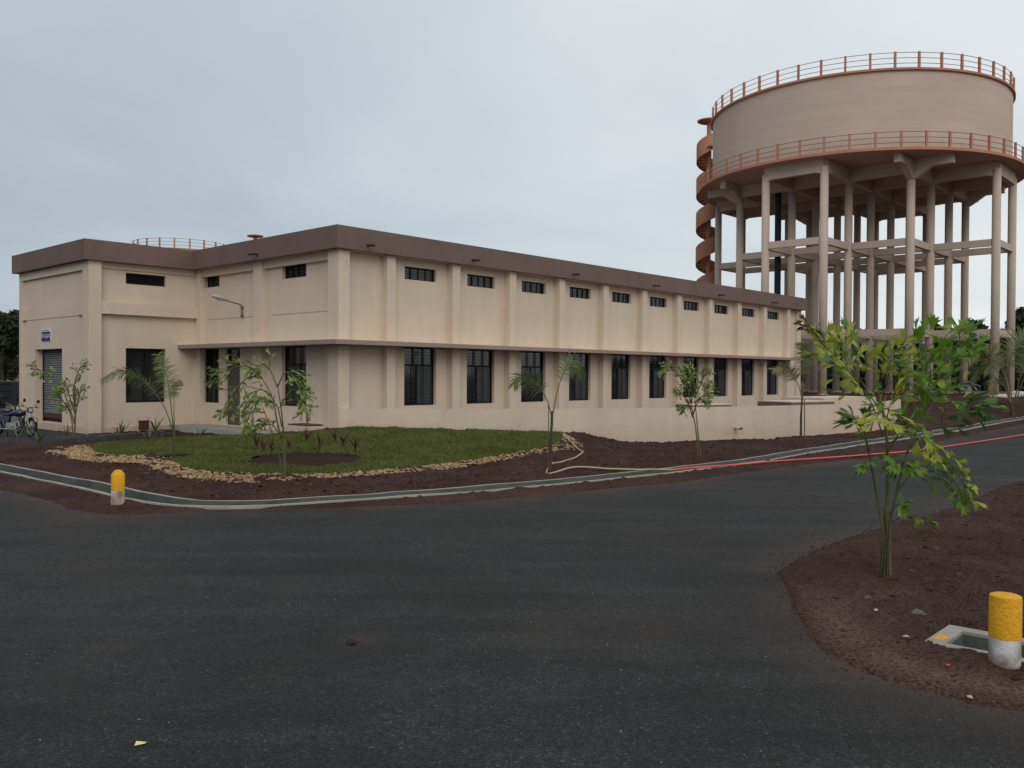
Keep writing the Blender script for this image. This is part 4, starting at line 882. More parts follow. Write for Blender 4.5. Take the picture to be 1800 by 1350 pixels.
def motorcycle(name, label, loc, rz, lean=.17, group='parked motorcycles'):
    r = thing(name, label, 'motorcycle', loc, rz, group); r.rotation_euler = (-lean, 0, rz)
    def wheel(x, nm):
        w = bpy.data.objects.new(nm, None)
        ty = MB(); n_ = 28; prof_ = [(.245, -.035), (.275, -.045), (.30, -.03), (.305, 0), (.30, .03), (.275, .045), (.245, .035)]
        ty.lathe(prof_, n_, cap=False)
        w = link(nm, ty.mesh('tyre', M_rubber, True), r, (x, 0, .305), (math.pi / 2, 0, 0))
        obj('rim', MB().lathe([(.245, -.03), (.225, -.02), (.225, .02), (.245, .03)], n_, cap=False), M_chrome, w)
        sp_ = MB()
        for k in range(10):
            a = 2 * math.pi * k / 10; sp_.tube([(.03 * math.cos(a), .03 * math.sin(a), 0), (.228 * math.cos(a + .15), .228 * math.sin(a + .15), 0)], .006, 4)
        obj('spokes', sp_, M_alu, w); obj('hub', MB().lathe([(.06, -.06), (.06, .06)], 14), M_alu, w)
    wheel(0, 'rear_wheel'); wheel(1.27, 'front_wheel')
    for s in (-1, 1):
        obj('fork', MB().tube([(1.27, .085 * s, .305), (1.10, .085 * s, .66), (.985, .085 * s, .93)], [.024, .024, .02], 8), M_chrome, r)
        obj('shock', MB().tube([(.02, .11 * s, .33), (.16, .11 * s, .66)], .028, 8), M_chrome, r)
        obj('grip', MB().tube([(.86, .30 * s, 1.03), (.80, .40 * s, 1.02)], .02, 8), M_rubber, r)
        mm = obj('mirror', MB().tube([(.88, .26 * s, 1.04), (.90, .33 * s, 1.17)], .008, 6), M_frame, r)
        obj('mirror_glass', MB().lathe([(.005, -.012), (.055, -.01), (.06, .008), (.005, .014)], 12), M_frame, mm, loc=(.90, .34 * s, 1.21), rot=(0, math.pi / 2, .2))
        obj('side_panel', MB().prism([(.20, .50), (.50, .48), (.53, .66), (.22, .70)], 0, .015), M_bike, r, loc=(0, .13 * s, 0), rot=(math.pi / 2, 0, 0))
        obj('indicator', MB().lathe([(.005, -.03), (.025, -.02), (.03, .02), (.005, .03)], 8), M_yel, r, loc=(1.02, .16 * s, .86), rot=(0, math.pi / 2, 0))
    def fender(cx_, a0_, a1_, nm, mat):
        m_ = MB(); n_ = 12
        for k in range(n_ + 1):
            a = a0_ + (a1_ - a0_) * k / n_
            for rr_, y_ in ((.325, -.06), (.35, -.03), (.355, 0), (.35, .03), (.325, .06)): m_.v.append((cx_ + rr_ * math.cos(a), y_, .305 + rr_ * math.sin(a)))
        for k in range(n_):
            for q in range(4): m_.f.append((k * 5 + q, k * 5 + q + 1, k * 5 + 6 + q, k * 5 + 5 + q)); m_.mi.append(0)
        obj(nm, m_, mat, r, True)
    fender(1.27, .5, 2.7, 'front_mudguard', M_chrome); fender(0, .7, 2.9, 'rear_mudguard', M_bike)
    tk = MB(); secs = [(.46, .08, .70, .80), (.56, .12, .68, .85), (.72, .145, .67, .885), (.86, .13, .69, .89), (.95, .07, .75, .87)]; ns = 12
    for x_, hw, zb, zt in secs:
        for j in range(ns):
            t_ = 2 * math.pi * j / ns; tk.v.append((x_, hw * math.copysign(abs(math.cos(t_)) ** .7, math.cos(t_)), (zb + zt) / 2 + (zt - zb) / 2 * math.copysign(abs(math.sin(t_)) ** .8, math.sin(t_))))
    for i in range(len(secs) - 1):
        for j in range(ns): tk.f.append((i * ns + j, i * ns + (j + 1) % ns, (i + 1) * ns + (j + 1) % ns, (i + 1) * ns + j)); tk.mi.append(0)
    tk.f += [tuple(range(ns)), tuple(range((len(secs) - 1) * ns, len(secs) * ns))]; tk.mi += [0, 0]
    obj('fuel_tank', tk, M_bike, r, True)
    st_ = MB(); secs = [(-.18, .09, .80, .86), (.0, .12, .76, .83), (.25, .13, .72, .79), (.46, .09, .70, .78)]
    for x_, hw, zb, zt in secs: st_.v += [(x_, -hw, zb), (x_, hw, zb), (x_, hw * .85, zt), (x_, -hw * .85, zt)]
    for i in range(3):
        for j in range(4): st_.f.append((i * 4 + j, i * 4 + (j + 1) % 4, (i + 1) * 4 + (j + 1) % 4, (i + 1) * 4 + j)); st_.mi.append(0)
    st_.f += [(0, 1, 2, 3), (12, 13, 14, 15)]; st_.mi += [0, 0]; obj('seat', st_, M_seat, r)
    obj('frame', MB().tube([(.98, 0, .90), (.9, 0, .60), (.80, 0, .34), (.35, 0, .30), (.30, 0, .66), (-.15, 0, .78)], .024, 8).tube([(.96, 0, .86), (.5, 0, .70), (.28, 0, .68)], .022, 8).tube([(.35, 0, .32), (0, .09, .305)], .022, 8).tube([(.35, 0, .32), (0, -.09, .305)], .022, 8), M_frame, r)
    e_ = MB().box(.42, .72, -.12, .12, .28, .46); 
    for k in range(5): e_.box(.62 - k * .0, .80, -.10, .10, .47 + .035 * k, .488 + .035 * k)
    e_.lathe([(.085, -.16), (.1, -.14), (.1, .14), (.085, .16)], 14)
    obj('engine', MB().box(.42, .74, -.12, .12, .27, .46), M_alu, r); fn = MB()
    for k in range(6): fn.box(.56, .78, -.10, .10, .465 + .032 * k, .484 + .032 * k)
    obj('cylinder_fins', fn, M_alu, r); obj('crankcase_cover', MB().lathe([(.07, -.155), (.095, -.14), (.095, .14), (.07, .155)], 14), M_alu, r, loc=(.55, 0, .36), rot=(math.pi / 2, 0, 0))
    obj('exhaust', MB().tube([(.78, -.10, .52), (.86, -.12, .36), (.72, -.14, .24), (.3, -.15, .26), (.15, -.16, .28), (-.32, -.17, .33)], [.02, .02, .022, .024, .045, .042], 10), M_chrome, r)
    obj('handlebar', MB().tube([(.86, -.30, 1.03), (.92, -.16, 1.0), (.97, 0, .96), (.92, .16, 1.0), (.86, .30, 1.03)], .013, 8), M_chrome, r)
    hl_ = obj('headlight', MB().lathe([(.03, -.09), (.08, -.05), (.095, .03), (.088, .05)], 16), M_bike, r, loc=(1.06, 0, .88), rot=(0, math.pi / 2, 0)); obj('lens', MB().lathe([(.001, .055), (.085, .048)], 16, cap=False), M_lens, hl_)
    obj('tail_light', MB().box(-.27, -.22, -.05, .05, .72, .79), M_red, r); obj('side_stand', MB().tube([(.38, .1, .27), (.30, .27, .02)], .013, 6), M_frame, r)
    # the front end is turned towards the road
    R_ = Matrix.Translation((1.08, 0, 0)) @ Matrix.Rotation(-.62, 4, 'Z') @ Matrix.Translation((-1.08, 0, 0))
    for c in r.children:
        if c.name.split('.')[0] in ('front_wheel', 'fork', 'grip', 'mirror', 'front_mudguard', 'handlebar', 'headlight', 'indicator'):
            c.matrix_local = R_ @ c.matrix_basis
    return r
bk = motorcycle('motorcycle', 'dark blue motorcycle leaning in front of the roller shutter with chrome front mudguard', (-16.62, 28.05, .02), .04)
b2 = copy_tree(bk); b2['label'] = 'black motorcycle cut by the left edge behind the dark blue one'; b2.location = (-18.1, 29.9, .0); b2.rotation_euler = (-.17, 0, .1)
b3 = copy_tree(bk); b3['label'] = 'dark motorcycle parked under the water tower by the right hand columns'; b3.location = (31.6, 61.5, .92); b3.rotation_euler = (-.15, 0, .35)

# cable drum with yellow flanges near the foot of the front column
CD = thing('cable_drum', 'drum with two yellow round flanges standing behind a column of the water tower', 'drum', (26.6, 58.9, .9), .25)
fl = MB().lathe([(.06, -.05), (.42, -.05), (.45, -.03), (.45, .03), (.42, .05), (.06, .05)], 28).mesh('flange', M_drumy)
for x_ in (-.62, .62): link('flange', fl, CD, (x_, 0, .47), (0, math.pi / 2, 0))
obj('barrel', MB().lathe([(.25, -.57), (.25, .57)], 20), M_black, CD, loc=(0, 0, .47), rot=(0, math.pi / 2, 0))
# pale sacks by the right hand columns
def sack(loc, s, rz, label):
    b = bmesh.new(); bmesh.ops.create_icosphere(b, subdivisions=3, radius=1); r = random.Random(int(loc[0] * 100))
    for v in b.verts:
        c = v.co; q = Vector((math.copysign(abs(c.x) ** .7, c.x), math.copysign(abs(c.y) ** .7, c.y), c.z)); q *= 1 + .10 * math.sin(5 * c.x + 3 * c.y + loc[0]) * math.sin(4 * c.z + 2 * c.y)
        v.co = Vector((q.x * s[0], q.y * s[1], (q.z + .8) * s[2]))
    me = bpy.data.meshes.new('sack'); b.to_mesh(me); b.free(); me.materials.append(M_tarp); me.polygons.foreach_set('use_smooth', [True] * len(me.polygons))
    tag(link('sack', me, None, loc, (0, 0, rz)), label, 'sack', 'pale sacks under the tower')
sack((28.9, 51.6, .88), (.75, .35, .14), .3, 'long flat pale sack lying on the soil bank by the tower')
sack((30.4, 52.6, .90), (.5, .4, .22), -.4, 'crumpled white sack at the foot of the right tower columns')
sack((31.4, 52.9, .90), (.45, .3, .14), .2, 'smaller white sack lying beside the crumpled white sack')

def bollard(name, label, loc, r, h, split, dome, tilt):
    b = thing(name, label, 'bollard', (*loc, 0), 0, 'yellow and white bollards at the road edge'); b.rotation_euler = tilt
    nseg = 40
    pr = [(r, -.2), (r, split - .003)]; obj('white_base', MB().lathe(pr, nseg), M_whi, b)
    top = [(r + .002, split - .002), (r + .002, h - dome * 1.1)] + ([(r * .93, h - dome * .85), (r * .55, h - dome * .12), (r * .40, h), (.001, h + .004)] if dome > .03 else [(r * .985, h - dome * .6), (r * .8, h - dome * .25), (r * .4, h - .004), (.001, h)])
    smooth_angle(obj('yellow_top', MB().lathe(top, nseg, cap=False), M_yel, b), 38)
    return b
bollard('bollard', 'small yellow and white bollard with rounded top by the drain corner', AT['boll_far'], .101, .575, .255, .07, (0, .01, 0))
bollard('bollard', 'large yellow and white bollard beside the open drain chamber', AT['boll_near'], .104, .585, .275, .024, (0, .006, 0))

CH = thing('drain_chamber', 'open square concrete drain chamber set in the soil behind the large bollard', 'drain chamber', (*CH_C, 0), CH_R)
m = MB(); rect = lambda a, b: [(-a, -b), (a, -b), (a, b), (-a, b)]
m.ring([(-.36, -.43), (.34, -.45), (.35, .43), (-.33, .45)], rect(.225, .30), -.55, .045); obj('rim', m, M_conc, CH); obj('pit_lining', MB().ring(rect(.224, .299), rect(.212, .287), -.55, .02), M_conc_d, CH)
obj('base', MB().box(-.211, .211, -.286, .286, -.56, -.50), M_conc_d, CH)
obj('paint_splash', MB().prism([(-.10 + .085 * math.cos(k * .7) * (1 + .3 * math.sin(k * 2.3)), .375 + .05 * math.sin(k * .7) * (1 + .3 * math.cos(k * 1.7))) for k in range(9)], .0452, .048), M_yel, CH)

# hoses
def hose(name, line, zf, r, mat, label):
    p = smooth_line(line, 140, 4); z = zf(p[:, 0], p[:, 1]); zp = np.r_[[z[0]] * 3, z, [z[-1]] * 3]; z = np.max([zp[i:i + len(z)] for i in range(7)], 0); z = np.convolve(np.r_[[z[0]] * 3, z, [z[-1]] * 3], np.ones(7) / 7, 'valid')
    tag(obj(name, MB().tube([(a, b, c + r) for (a, b), c in zip(p, z)], r, 8), mat, None, True), label, 'hose')
hz_ = lambda x, y: np.maximum(np.where(pdist(x, y, DR_MID[::3]) < .5, .065, z_verge(x, y) + .01), .004)
hose('garden_hose', HOSE_BEIGE, hz_, .018, M_hosb, 'beige hose looping from the lawn corner round the palm to the drain')
hose('water_hose', HOSE_RED + [(26, 40), (40, 56)], hz_, .019, M_hosr, 'bright red hose running along the road edge beside the drain')

# rust red box by the wall, edging bricks, stones and litter
BX = thing('junction_box', 'small rust red box standing against the cream wall under the left window', 'box', (*b2w(-1.95, 8.55), .1), B_ROT)
obj('body', MB().box(-.135, .135, -.12, .12, 0, .30), M_box, BX); obj('lid', MB().box(-.15, .15, -.135, .135, .301, .335), M_box, BX)
ED = thing('brick_edging', 'row of dark tilted edging bricks between the paving and the lawn', 'edging', (0, 0, 0))
ebm = MB().box(-.11, .11, -.05, .05, -.06, .13).mesh('brick', M_edge)
ep = resample(EDGING, 62); r = random.Random(4)
for (x_, y_), (x2_, y2_) in zip(ep[:-1], ep[1:]):
    link('brick', ebm, ED, (x_, y_, .04 + r.uniform(-.02, .02)), (r.uniform(-.1, .1), .7 + r.uniform(-.12, .12), math.atan2(y2_ - y_, x2_ - x_) + r.uniform(-.1, .1)))
x, y = scatter(1500, [(-14.4, 25.45), (-13.4, 25.4), (-12.8, 26.1), (-12.3, 26.9), (-11.8, 28.0), (-11.2, 29.3), (-11.9, 29.6), (-13.2, 28.6), (-13.6, 27.2)], None, 44)
tag(pebbles('dark_rubble', x, y, np.full(len(x), .045), .03, .08, M_edge, 21, .8, .3), kind='stuff')
def stone(name, at, z, s, mat, label, seed, cat='stone'):
    V = ICO_V * (1 + np.random.default_rng(seed).uniform(-.22, .22, (len(ICO_V), 1))) * np.array(s)
    tag(link(name, np_mesh(name, V, ICO_F, mat), None, (*at, z), (0, 0, seed)), label, cat)
stone('rock', AT['st1'], .07, (.075, .06, .05), M_stone, 'dark grey rock lying left of the drain chamber', 1)
stone('rock', AT['st2'], .06, (.065, .06, .04), M_stone, 'flatter dark rock touching the rock beside the drain chamber', 2)
stone('rock', AT['st3'], .065, (.036, .024, .024), M_pstone, 'pale tan pebble on the soil in front of the drain chamber', 3)
stone('rock', AT['st4'], .075, (.028, .022, .02), M_pstone, 'small pale pebble on the soil below the near fishtail palm', 4)
stone('rock', (3.30, 8.05), .075, (.055, .05, .045), M_stone, 'grey rounded stone on the soil in front of the near fishtail palm', 6)
stone('rock', AT['scrap'], .03, (.028, .02, .012), M_pstone, 'white chip on the soil edge near the bottom right corner', 7)
stone('soil_clod', AT['clod'], .012, (.085, .045, .022), M_soil, 'flat brown clod of soil lying alone on the asphalt', 5, 'clod')
pp = MB().add([(-.028, -.018, .004), (.03, -.012, .012), (.027, .022, .006), (-.027, .018, .016)], [(0, 1, 2, 3)]).add([(-.028, -.018, .0055), (.03, -.012, .0135), (.027, .022, .0075), (-.027, .018, .0175)], [(3, 2, 1, 0)])
tag(obj('paper_scrap', pp, M_paper, None, False, (*AT['paper'], 0), (0, 0, .15)), 'small yellow paper scrap on the asphalt at the bottom left', 'litter')
pp = MB().add([(-.02, -.006, .006), (.018, -.002, .012), (.015, .008, .008), (-.012, .008, .012)], [(0, 1, 2, 3)]).add([(-.02, -.006, .0075), (.018, -.002, .0135), (.015, .008, .0095), (-.012, .008, .0135)], [(3, 2, 1, 0)])
tag(obj('wrapper', pp, M_hosr, None, False, (*AT['red'], .06), (0, 0, .15)), 'tiny red wrapper on the soil in front of the drain chamber', 'litter')
# ------------------------------------------------------------------ background trees
def tree_mesh(seed, h, w, n, bare=.0, leaf=.32, blobs=16):
    r = np.random.default_rng(seed); C = []
    for k in range(blobs):
        t = r.random() ** .8; a = r.uniform(0, 6.28); rad = w * (.12 + .36 * r.random()) * (1.15 - .75 * t)
        C.append((math.cos(a) * rad, math.sin(a) * rad, h * (.30 + .62 * t), w * r.uniform(.10, .21)))
    C = np.array(C); k = r.integers(0, blobs, n); d = r.normal(0, 1, (n, 3)); d /= np.linalg.norm(d, axis=1)[:, None]; d *= (r.random(n) ** .45)[:, None]
    p = C[k, :3] + d * C[k, 3][:, None] * np.array([1, 1, .8])
    return p, r, C
def leaf_quads(p, r, s):
    n = len(p); u = r.normal(0, 1, (n, 3)); u /= np.linalg.norm(u, axis=1)[:, None]; q = r.normal(0, 1, (n, 3)); v = np.cross(u, q); v /= np.linalg.norm(v, axis=1)[:, None]
    a = (s * r.uniform(.5, 1.2, n))[:, None]; b = a * r.uniform(.35, .7, n)[:, None]
    V = np.stack([p - u * a, p + v * b, p + u * a, p - v * b], 1).reshape(-1, 3)
    return V, np.arange(4 * n).reshape(-1, 4)
TREE_KINDS = []
def make_tree_kind(seed, h, w, n, leaf, slender=False):
    p, r, C = tree_mesh(seed, h, w, n, leaf=leaf)
    V, F = leaf_quads(p, r, leaf); crown = np_mesh('crown', V, F, M_tree)
    m = MB(); m.tube([(0, 0, -.6), (.1, .05, h * .25), (-.05, .1, h * .5), (.1, 0, h * .8)], [.22, .17, .11, .03], 8)
    for c in C[:9]: z0 = max(.18 * h, c[2] - .28 * h); m.tube([(0, .05, z0), (c[0] * .5, c[1] * .5, z0 + (c[2] - z0) * .6), (c[0], c[1], c[2])], [.09, .055, .02], 5)
    return crown, m.mesh('trunk', M_bark)
for a in ((3, 9.2, 5.2, 5200, .30), (5, 7.2, 5.6, 5200, .28), (8, 6.6, 5.0, 4600, .26), (12, 8.0, 4.2, 4200, .28)): TREE_KINDS.append(make_tree_kind(*a))
def tree(x, y, z, kind, s, rz, label, group):
    t = thing('tree', label, 'tree', (x, y, z), rz, group); t.scale = (s, s, s)
    c, k = TREE_KINDS[kind]; link('crown', c, t); link('trunk', k, t); return t
def px2x(px, y): return (px - 900) / 1539.4 * y
RIGHT = [(1424, 99, 2, .95, 'dark tree seen between the building end and the first tower column'), (1452, 96, 1, .92, 'bushy tree behind the left columns of the water tower'), (1478, 101, 2, 1.02, 'round tree seen low between the left tower columns'), (1508, 95, 1, .95, 'wide dark tree behind the second row of tower columns'),
         (1538, 99, 2, 1.0, 'low tree behind the middle of the tower base'), (1568, 104, 1, 1.0, 'tree with a ragged top behind the middle tower columns'), (1604, 97, 2, .92, 'short tree hidden behind the front tower column'), (1640, 103, 3, 1.0, 'thin open tree with sky showing through behind the tower'),
         (1668, 97, 1, 1.0, 'broad tree behind the right tower columns'), (1700, 94, 2, 1.03, 'dark tree just left of the right hand tower columns'), (1716, 99, 3, 1.02, 'slim tree whose top rises between the right tower columns'), (1741, 96, 1, .93, 'tree filling the gap between the two right tower columns'),
         (1772, 100, 2, 1.08, 'round tree behind the last tower column'), (1793, 92, 0, .99, 'tallest dark tree at the right edge beyond the last column'), (1822, 97, 1, 1.1, 'wide tree leaning into the right edge of the view'), (1865, 94, 0, .9, 'tree just outside the right edge')]
for i, (px, y, k, s, lab) in enumerate(RIGHT[:-1]): tree(px2x(px, y), y, .85, k, s, i * 1.7, lab, 'trees beyond the water tower')
LEFT = [(-20, 76, 0, .95, 'large tree cut off by the left edge behind the trailer'), (4, 70, 1, 1.02, 'bushy tree in front of the orange house'), (24, 80, 0, .90, 'dark tree meeting the left corner of the building')]
for i, (px, y, k, s, lab) in enumerate(LEFT): tree(px2x(px, y), y, -.1, k, s, i * 2.1, lab, 'trees left of the building')
r = np.random.default_rng(2); n = 15000
th = r.uniform(-1.15, 1.15, n); rad = r.uniform(150, 185, n); hh = (2.6 + 3.0 * fbm(th * 40, rad * 0, 1., 90)) * 1.0
p = np.c_[np.sin(th) * rad, np.cos(th) * rad, 1.0 + hh * r.random(n) ** .7]
V, F = leaf_quads(p, r, 1.0); tag(link('distant_woods', np_mesh('distant_woods', V, F, M_tree)), kind='stuff')
# weedy growth on the far side of the tower
r = np.random.default_rng(5); n = 5200
th = r.uniform(.33, .66, n); rad = r.uniform(86, 91, n); p = np.c_[np.sin(th) * rad, np.cos(th) * rad, .9 + (1.2 + 1.6 * fbm(th * 60, rad * 0, 1., 91)) * r.random(n)]
V, F = leaf_quads(p, r, .4); tag(link('undergrowth', np_mesh('undergrowth', V, F, M_tree)), kind='stuff')

# ------------------------------------------------------------------ planted palms and shrubs
def curve_pts(P, n):
    """smooth curve through the control points"""
    P = [Vector(p) for p in P]; Q = [P[0] * 2 - P[1]] + P + [P[-1] * 2 - P[-2]]; out = []
    for i in range(n):
        t = i / (n - 1) * (len(P) - 1); k = min(int(t), len(P) - 2); u = t - k; a, b, c, d = Q[k:k + 4]
        out.append(.5 * ((2 * b) + (c - a) * u + (2 * a - 5 * b + 4 * c - d) * u * u + (3 * b - a - 3 * c + d) * u ** 3))
    return out
class Leaves:
    def __init__(s): s.v = []; s.f = []
    def strip(s, base, d, nrm, L, w, droop, n=4, fold=.0, wprof=None):
        d = d.normalized(); side = d.cross(nrm)
        if side.length < 1e-4: side = d.orthogonal()
        side.normalize(); o = len(s.v); p = Vector(base); dd = d.copy()
        for i in range(n + 1):
            t = i / n; ww = w * (wprof(t) if wprof else (math.sin(math.pi * min(1, .18 + .82 * t)) ** .8 if t < 1 else 0))
            s.v += [tuple(p - side * ww), tuple(p + side * ww)]
            if i < n: dd = (dd + Vector((0, 0, -droop / n))).normalized(); p = p + dd * (L / n)
        for i in range(n): s.f.append((o + 2 * i, o + 2 * i + 1, o + 2 * i + 3, o + 2 * i + 2))
    def mesh(s, name, mat): return np_mesh(name, s.v, s.f, mat) if s.f else None

def feather_palm(name, label, loc, scale, trunk, fronds, stake=None, seed=0, mats=None, group='young feather palms'):
    """fronds: list of (control points [x, depth, z], leaflet length, yellow?) in photo-sized units times scale"""
    r = random.Random(seed); t = thing(name, label, 'palm', loc, 0, group); S_ = lambda p: Vector(p) * scale
    tp = curve_pts([S_(p) for p in trunk[0]], 8); obj('trunk', MB().tube(tp, [trunk[1] * scale * (1 - .4 * i / 7) * (1 + .12 * math.sin(i * 2.4)) for i in range(8)], 8), M_stemb, t, True)
    for P, ll, yel in fronds:
        pts = curve_pts([S_(p) for p in P], 26)
        fr = obj('frond', MB().tube(pts, [max(.003, 1.1 * scale * (1 - .8 * i / 25)) for i in range(26)], 5), M_stem if not yel else M_palmy, t, True)
        lv = Leaves(); n = 58
        for k in range(n):
            q = .36 + .64 * k / n; f = q * 25; i0 = min(int(f), 24); p = pts[i0].lerp(pts[i0 + 1], f - i0); d = (pts[i0 + 1] - pts[i0]).normalized()
            prof_ = .55 + .6 * math.sin(math.pi * min(1, (q - .25) / .75) ** .8) if q < .97 else .6
            for s_ in (-1, 1):
                up = Vector((0, 0, 1)); sd_ = d.cross(up); 
                if sd_.length < .05: sd_ = Vector((1, 0, 0))
                sd_.normalize(); fc = d.cross(Vector((0, -1, 0)));  fc = fc.normalized() if fc.length > .1 else sd_
                sd_ = (sd_ * .6 + fc * (.85 if sd_.dot(fc) >= 0 else -.85)).normalized(); up2 = sd_.cross(d)
                dirv = d * (.55 + .5 * q) + sd_ * s_ * r.uniform(.65, 1.0) + up2 * r.uniform(.05, .45)
                lv.strip(p, dirv, up2, ll * scale * prof_ * r.uniform(.85, 1.25), .62 * scale * r.uniform(.7, 1.2), r.uniform(.8, 2.0), 4)
        me = lv.mesh('leaflets', M_palmy if yel else M_palm); link('leaflets', me, fr)
    if stake: obj('stake', MB().tube([S_(stake[0]), S_(stake[1])], .9 * scale, 6), M_stake, t)
    return t

# a fishtail leaflet: narrow at the base, fanning to a ragged edge
def fishtail(seed, wide=1.):
    r = random.Random(seed)
    edge = [(-.05, .10), (-.15, .34), (-.30, .56), (-.48, .80), (-.26, .67), (-.26, .93), (-.09, .77), (-.02, 1.08), (.07, .80), (.21, 1.0), (.20, .72), (.46, .92), (.30, .62), (.17, .36), (.06, .10)]
    e = [(x * wide * r.uniform(.85, 1.15), y * r.uniform(.92, 1.06)) for x, y in edge]
    v = [(0, 0, 0)] + [(x, y, .20 * abs(x) - .16 * y * y + r.uniform(-.015, .015)) for x, y in e] + [(0, .5, -.07)]
    n = len(e); f = [(0, 1, n + 1), (0, n + 1, n)] + [(i, i + 1, n + 1) for i in range(1, n)]
    return v, f
FT = [fishtail(s, (.95, .7, .82, .6, .9)[s]) for s in range(5)]
FTS = [fishtail(s + 9, (.55, .42, .62, .48, .7)[s]) for s in range(5)]
FTN = [fishtail(s + 20, (.70, .50, .62, .45, .78)[s]) for s in range(5)]
def orient(d, nrm):
    y = d.normalized(); z = nrm - y * nrm.dot(y)
    if z.length < 1e-4: z = y.orthogonal()
    z.normalize(); x = y.cross(z); return Matrix((x, y, z)).transposed()
def fish_frond(P, scale, rr, nsec, seclen, leafs, spread=.6, start=.35):
    """leaf placements along a twice-divided frond: list of (pos, rotation matrix, size, t); plus its twigs"""
    pts = curve_pts([Vector(p) * scale for p in P], 20); out = []; twigs = []
    for k in range(nsec):
        q = start + (1 - start) * (k + .5) / nsec; f = q * 19; i0 = min(int(f), 18); p = pts[i0].lerp(pts[i0 + 1], f - i0); d = (pts[i0 + 1] - pts[i0]).normalized()
        sd_ = d.cross(Vector((0, 0, 1)));  sd_ = sd_ if sd_.length > .15 else Vector((.8, .6, 0)); sd_.normalize(); up2 = sd_.cross(d)
        s_ = 1 if k % 2 else -1; ph = rr.uniform(-1.25, 1.25); sd_, up2 = sd_ * math.cos(ph) + up2 * math.sin(ph), up2 * math.cos(ph) - sd_ * math.sin(ph); sl = seclen * scale * (1.1 - .75 * q) * rr.uniform(.8, 1.2)
        dv = (d * .75 + sd_ * s_ * rr.uniform(.6, 1.1) + up2 * rr.uniform(-.2, .4)).normalized(); tip = p + dv * sl + Vector((0, 0, -.15 * sl))
        twigs.append((p, p.lerp(tip, .55) + Vector((0, 0, .04 * sl)), tip))
        for j in range(leafs):
            u = (j + .7) / leafs; b = p.lerp(tip, u); ss = 1 if j % 2 else -1
            ld = dv * .8 + dv.cross(up2) * ss * rr.uniform(.3, .9) + Vector((0, 0, rr.uniform(-.7, .25))) + d * .2
            nm = up2 + Vector((rr.uniform(-.7, .7), rr.uniform(-1.0, .3), rr.uniform(-.2, .6)))
            out.append((b, orient(ld, nm), rr.uniform(.75, 1.2), q))
    d = (pts[-1] - pts[-3]).normalized(); out.append((pts[-1], orient(d, Vector((rr.uniform(-.5, .5), -.8, .5))), 1.1, 1.0))
    return pts, out, twigs
def fishtail_palm(name, label, loc, scale, stems, fronds, leaf, seed, stake=None, group='young fishtail palms', single=False, kinds=None, nsec=9, leafs=3):
    r = random.Random(seed); t = thing(name, label, 'palm', loc, 0, group)
    for P, rad in stems:
        pts = curve_pts([Vector(p) * scale for p in P], 12); obj('stem', MB().tube(pts, [max(.005, rad * scale * (1 - .55 * i / 11) * (1.15 if i % 3 == 0 else 1)) for i in range(12)], 7), M_stem if rad < 3.2 or (single and rad < 4.5) else M_stemb, t, True)
    LV = []; LF = []; pend = []
    for fi, (P, sl, mix) in enumerate(fronds):
        pts, lv, tw = fish_frond(P, scale, r, nsec if not isinstance(mix, tuple) else mix[1], sl, leafs)
        mk = mix[0] if isinstance(mix, tuple) else mix
        m = MB().tube(pts, [max(.003, 1.4 * scale * (1 - .8 * i / 19)) for i in range(20)], 5)
        for a, b, c in tw: m.tube([a, b, c], .55 * scale, 4)
        fr = obj('frond', m, M_stem, t, True)
        for b, R_, s_, q in lv:
            if single: pend.append((b, R_, s_ * leaf * scale, q, mk, fr))
            else:
                v, f = FTS[r.randrange(5)]; o = len(LV); M3 = R_ * (leaf * scale * s_)
                LV += [tuple(M3 @ Vector(p) + b) for p in v]; LF += [tuple(i + o for i in q_) for q_ in f]
    if single:
        r.shuffle(pend)
        mats = {'g': M_leafA, 'y': M_leafB, 'd': M_leafC, 'w': M_leafD}; cache = {}
        rest = {}
        for ii, (b, R_, s_, q, mk, fr) in enumerate(pend):
            c = mk if r.random() < .72 else r.choice('gyd' if mk != 'w' else 'wy'); key = (c, r.randrange(5))
            if mk == 'w': s_ = s_ * .7
            elif b.z < 200 * scale: s_ = s_ * .78
            if ii >= 296:
                vv, ff = (FT if c == 'g' else FTN)[key[1]]; LV_, LF_ = rest.setdefault(c, ([], [])); o_ = len(LV_); M3 = R_ * s_
                LV_ += [tuple(M3 @ Vector(p) + b) for p in vv]; LF_ += [tuple(i + o_ for i in q_) for q_ in ff]; continue
            if key not in cache:
                me = bpy.data.meshes.new('leaf'); SH_ = {'w': FTS, 'g': FT}.get(c, FTN); me.from_pydata(SH_[key[1]][0], [], SH_[key[1]][1]); me.materials.append(mats[c]); me.polygons.foreach_set('use_smooth', [True] * len(me.polygons)); cache[key] = me
            o = link('leaf', cache[key], fr); o.matrix_local = Matrix.Translation(b) @ (R_ * s_).to_4x4()
        for c, (LV_, LF_) in rest.items(): tag(link('foliage', np_mesh('foliage', LV_, LF_, mats[c]), t), kind='stuff')
    else: link('foliage', np_mesh('foliage', LV, LF, M_fish), t)
    if stake: obj('stake', MB().tube([Vector(stake[0]) * scale, Vector(stake[1]) * scale], .8 * scale, 6), M_stake, t)
    return t
def place(key, dz=0.):
    x_, y_ = AT[key]; z = float(np.atleast_1d(z_isl(np.array([x_]), np.array([y_])) if key == 'sap_near' else z_verge(np.array([x_]), np.array([y_])))[0])
    return (x_, y_, z + dz), math.hypot(0, y_) / 1539.4

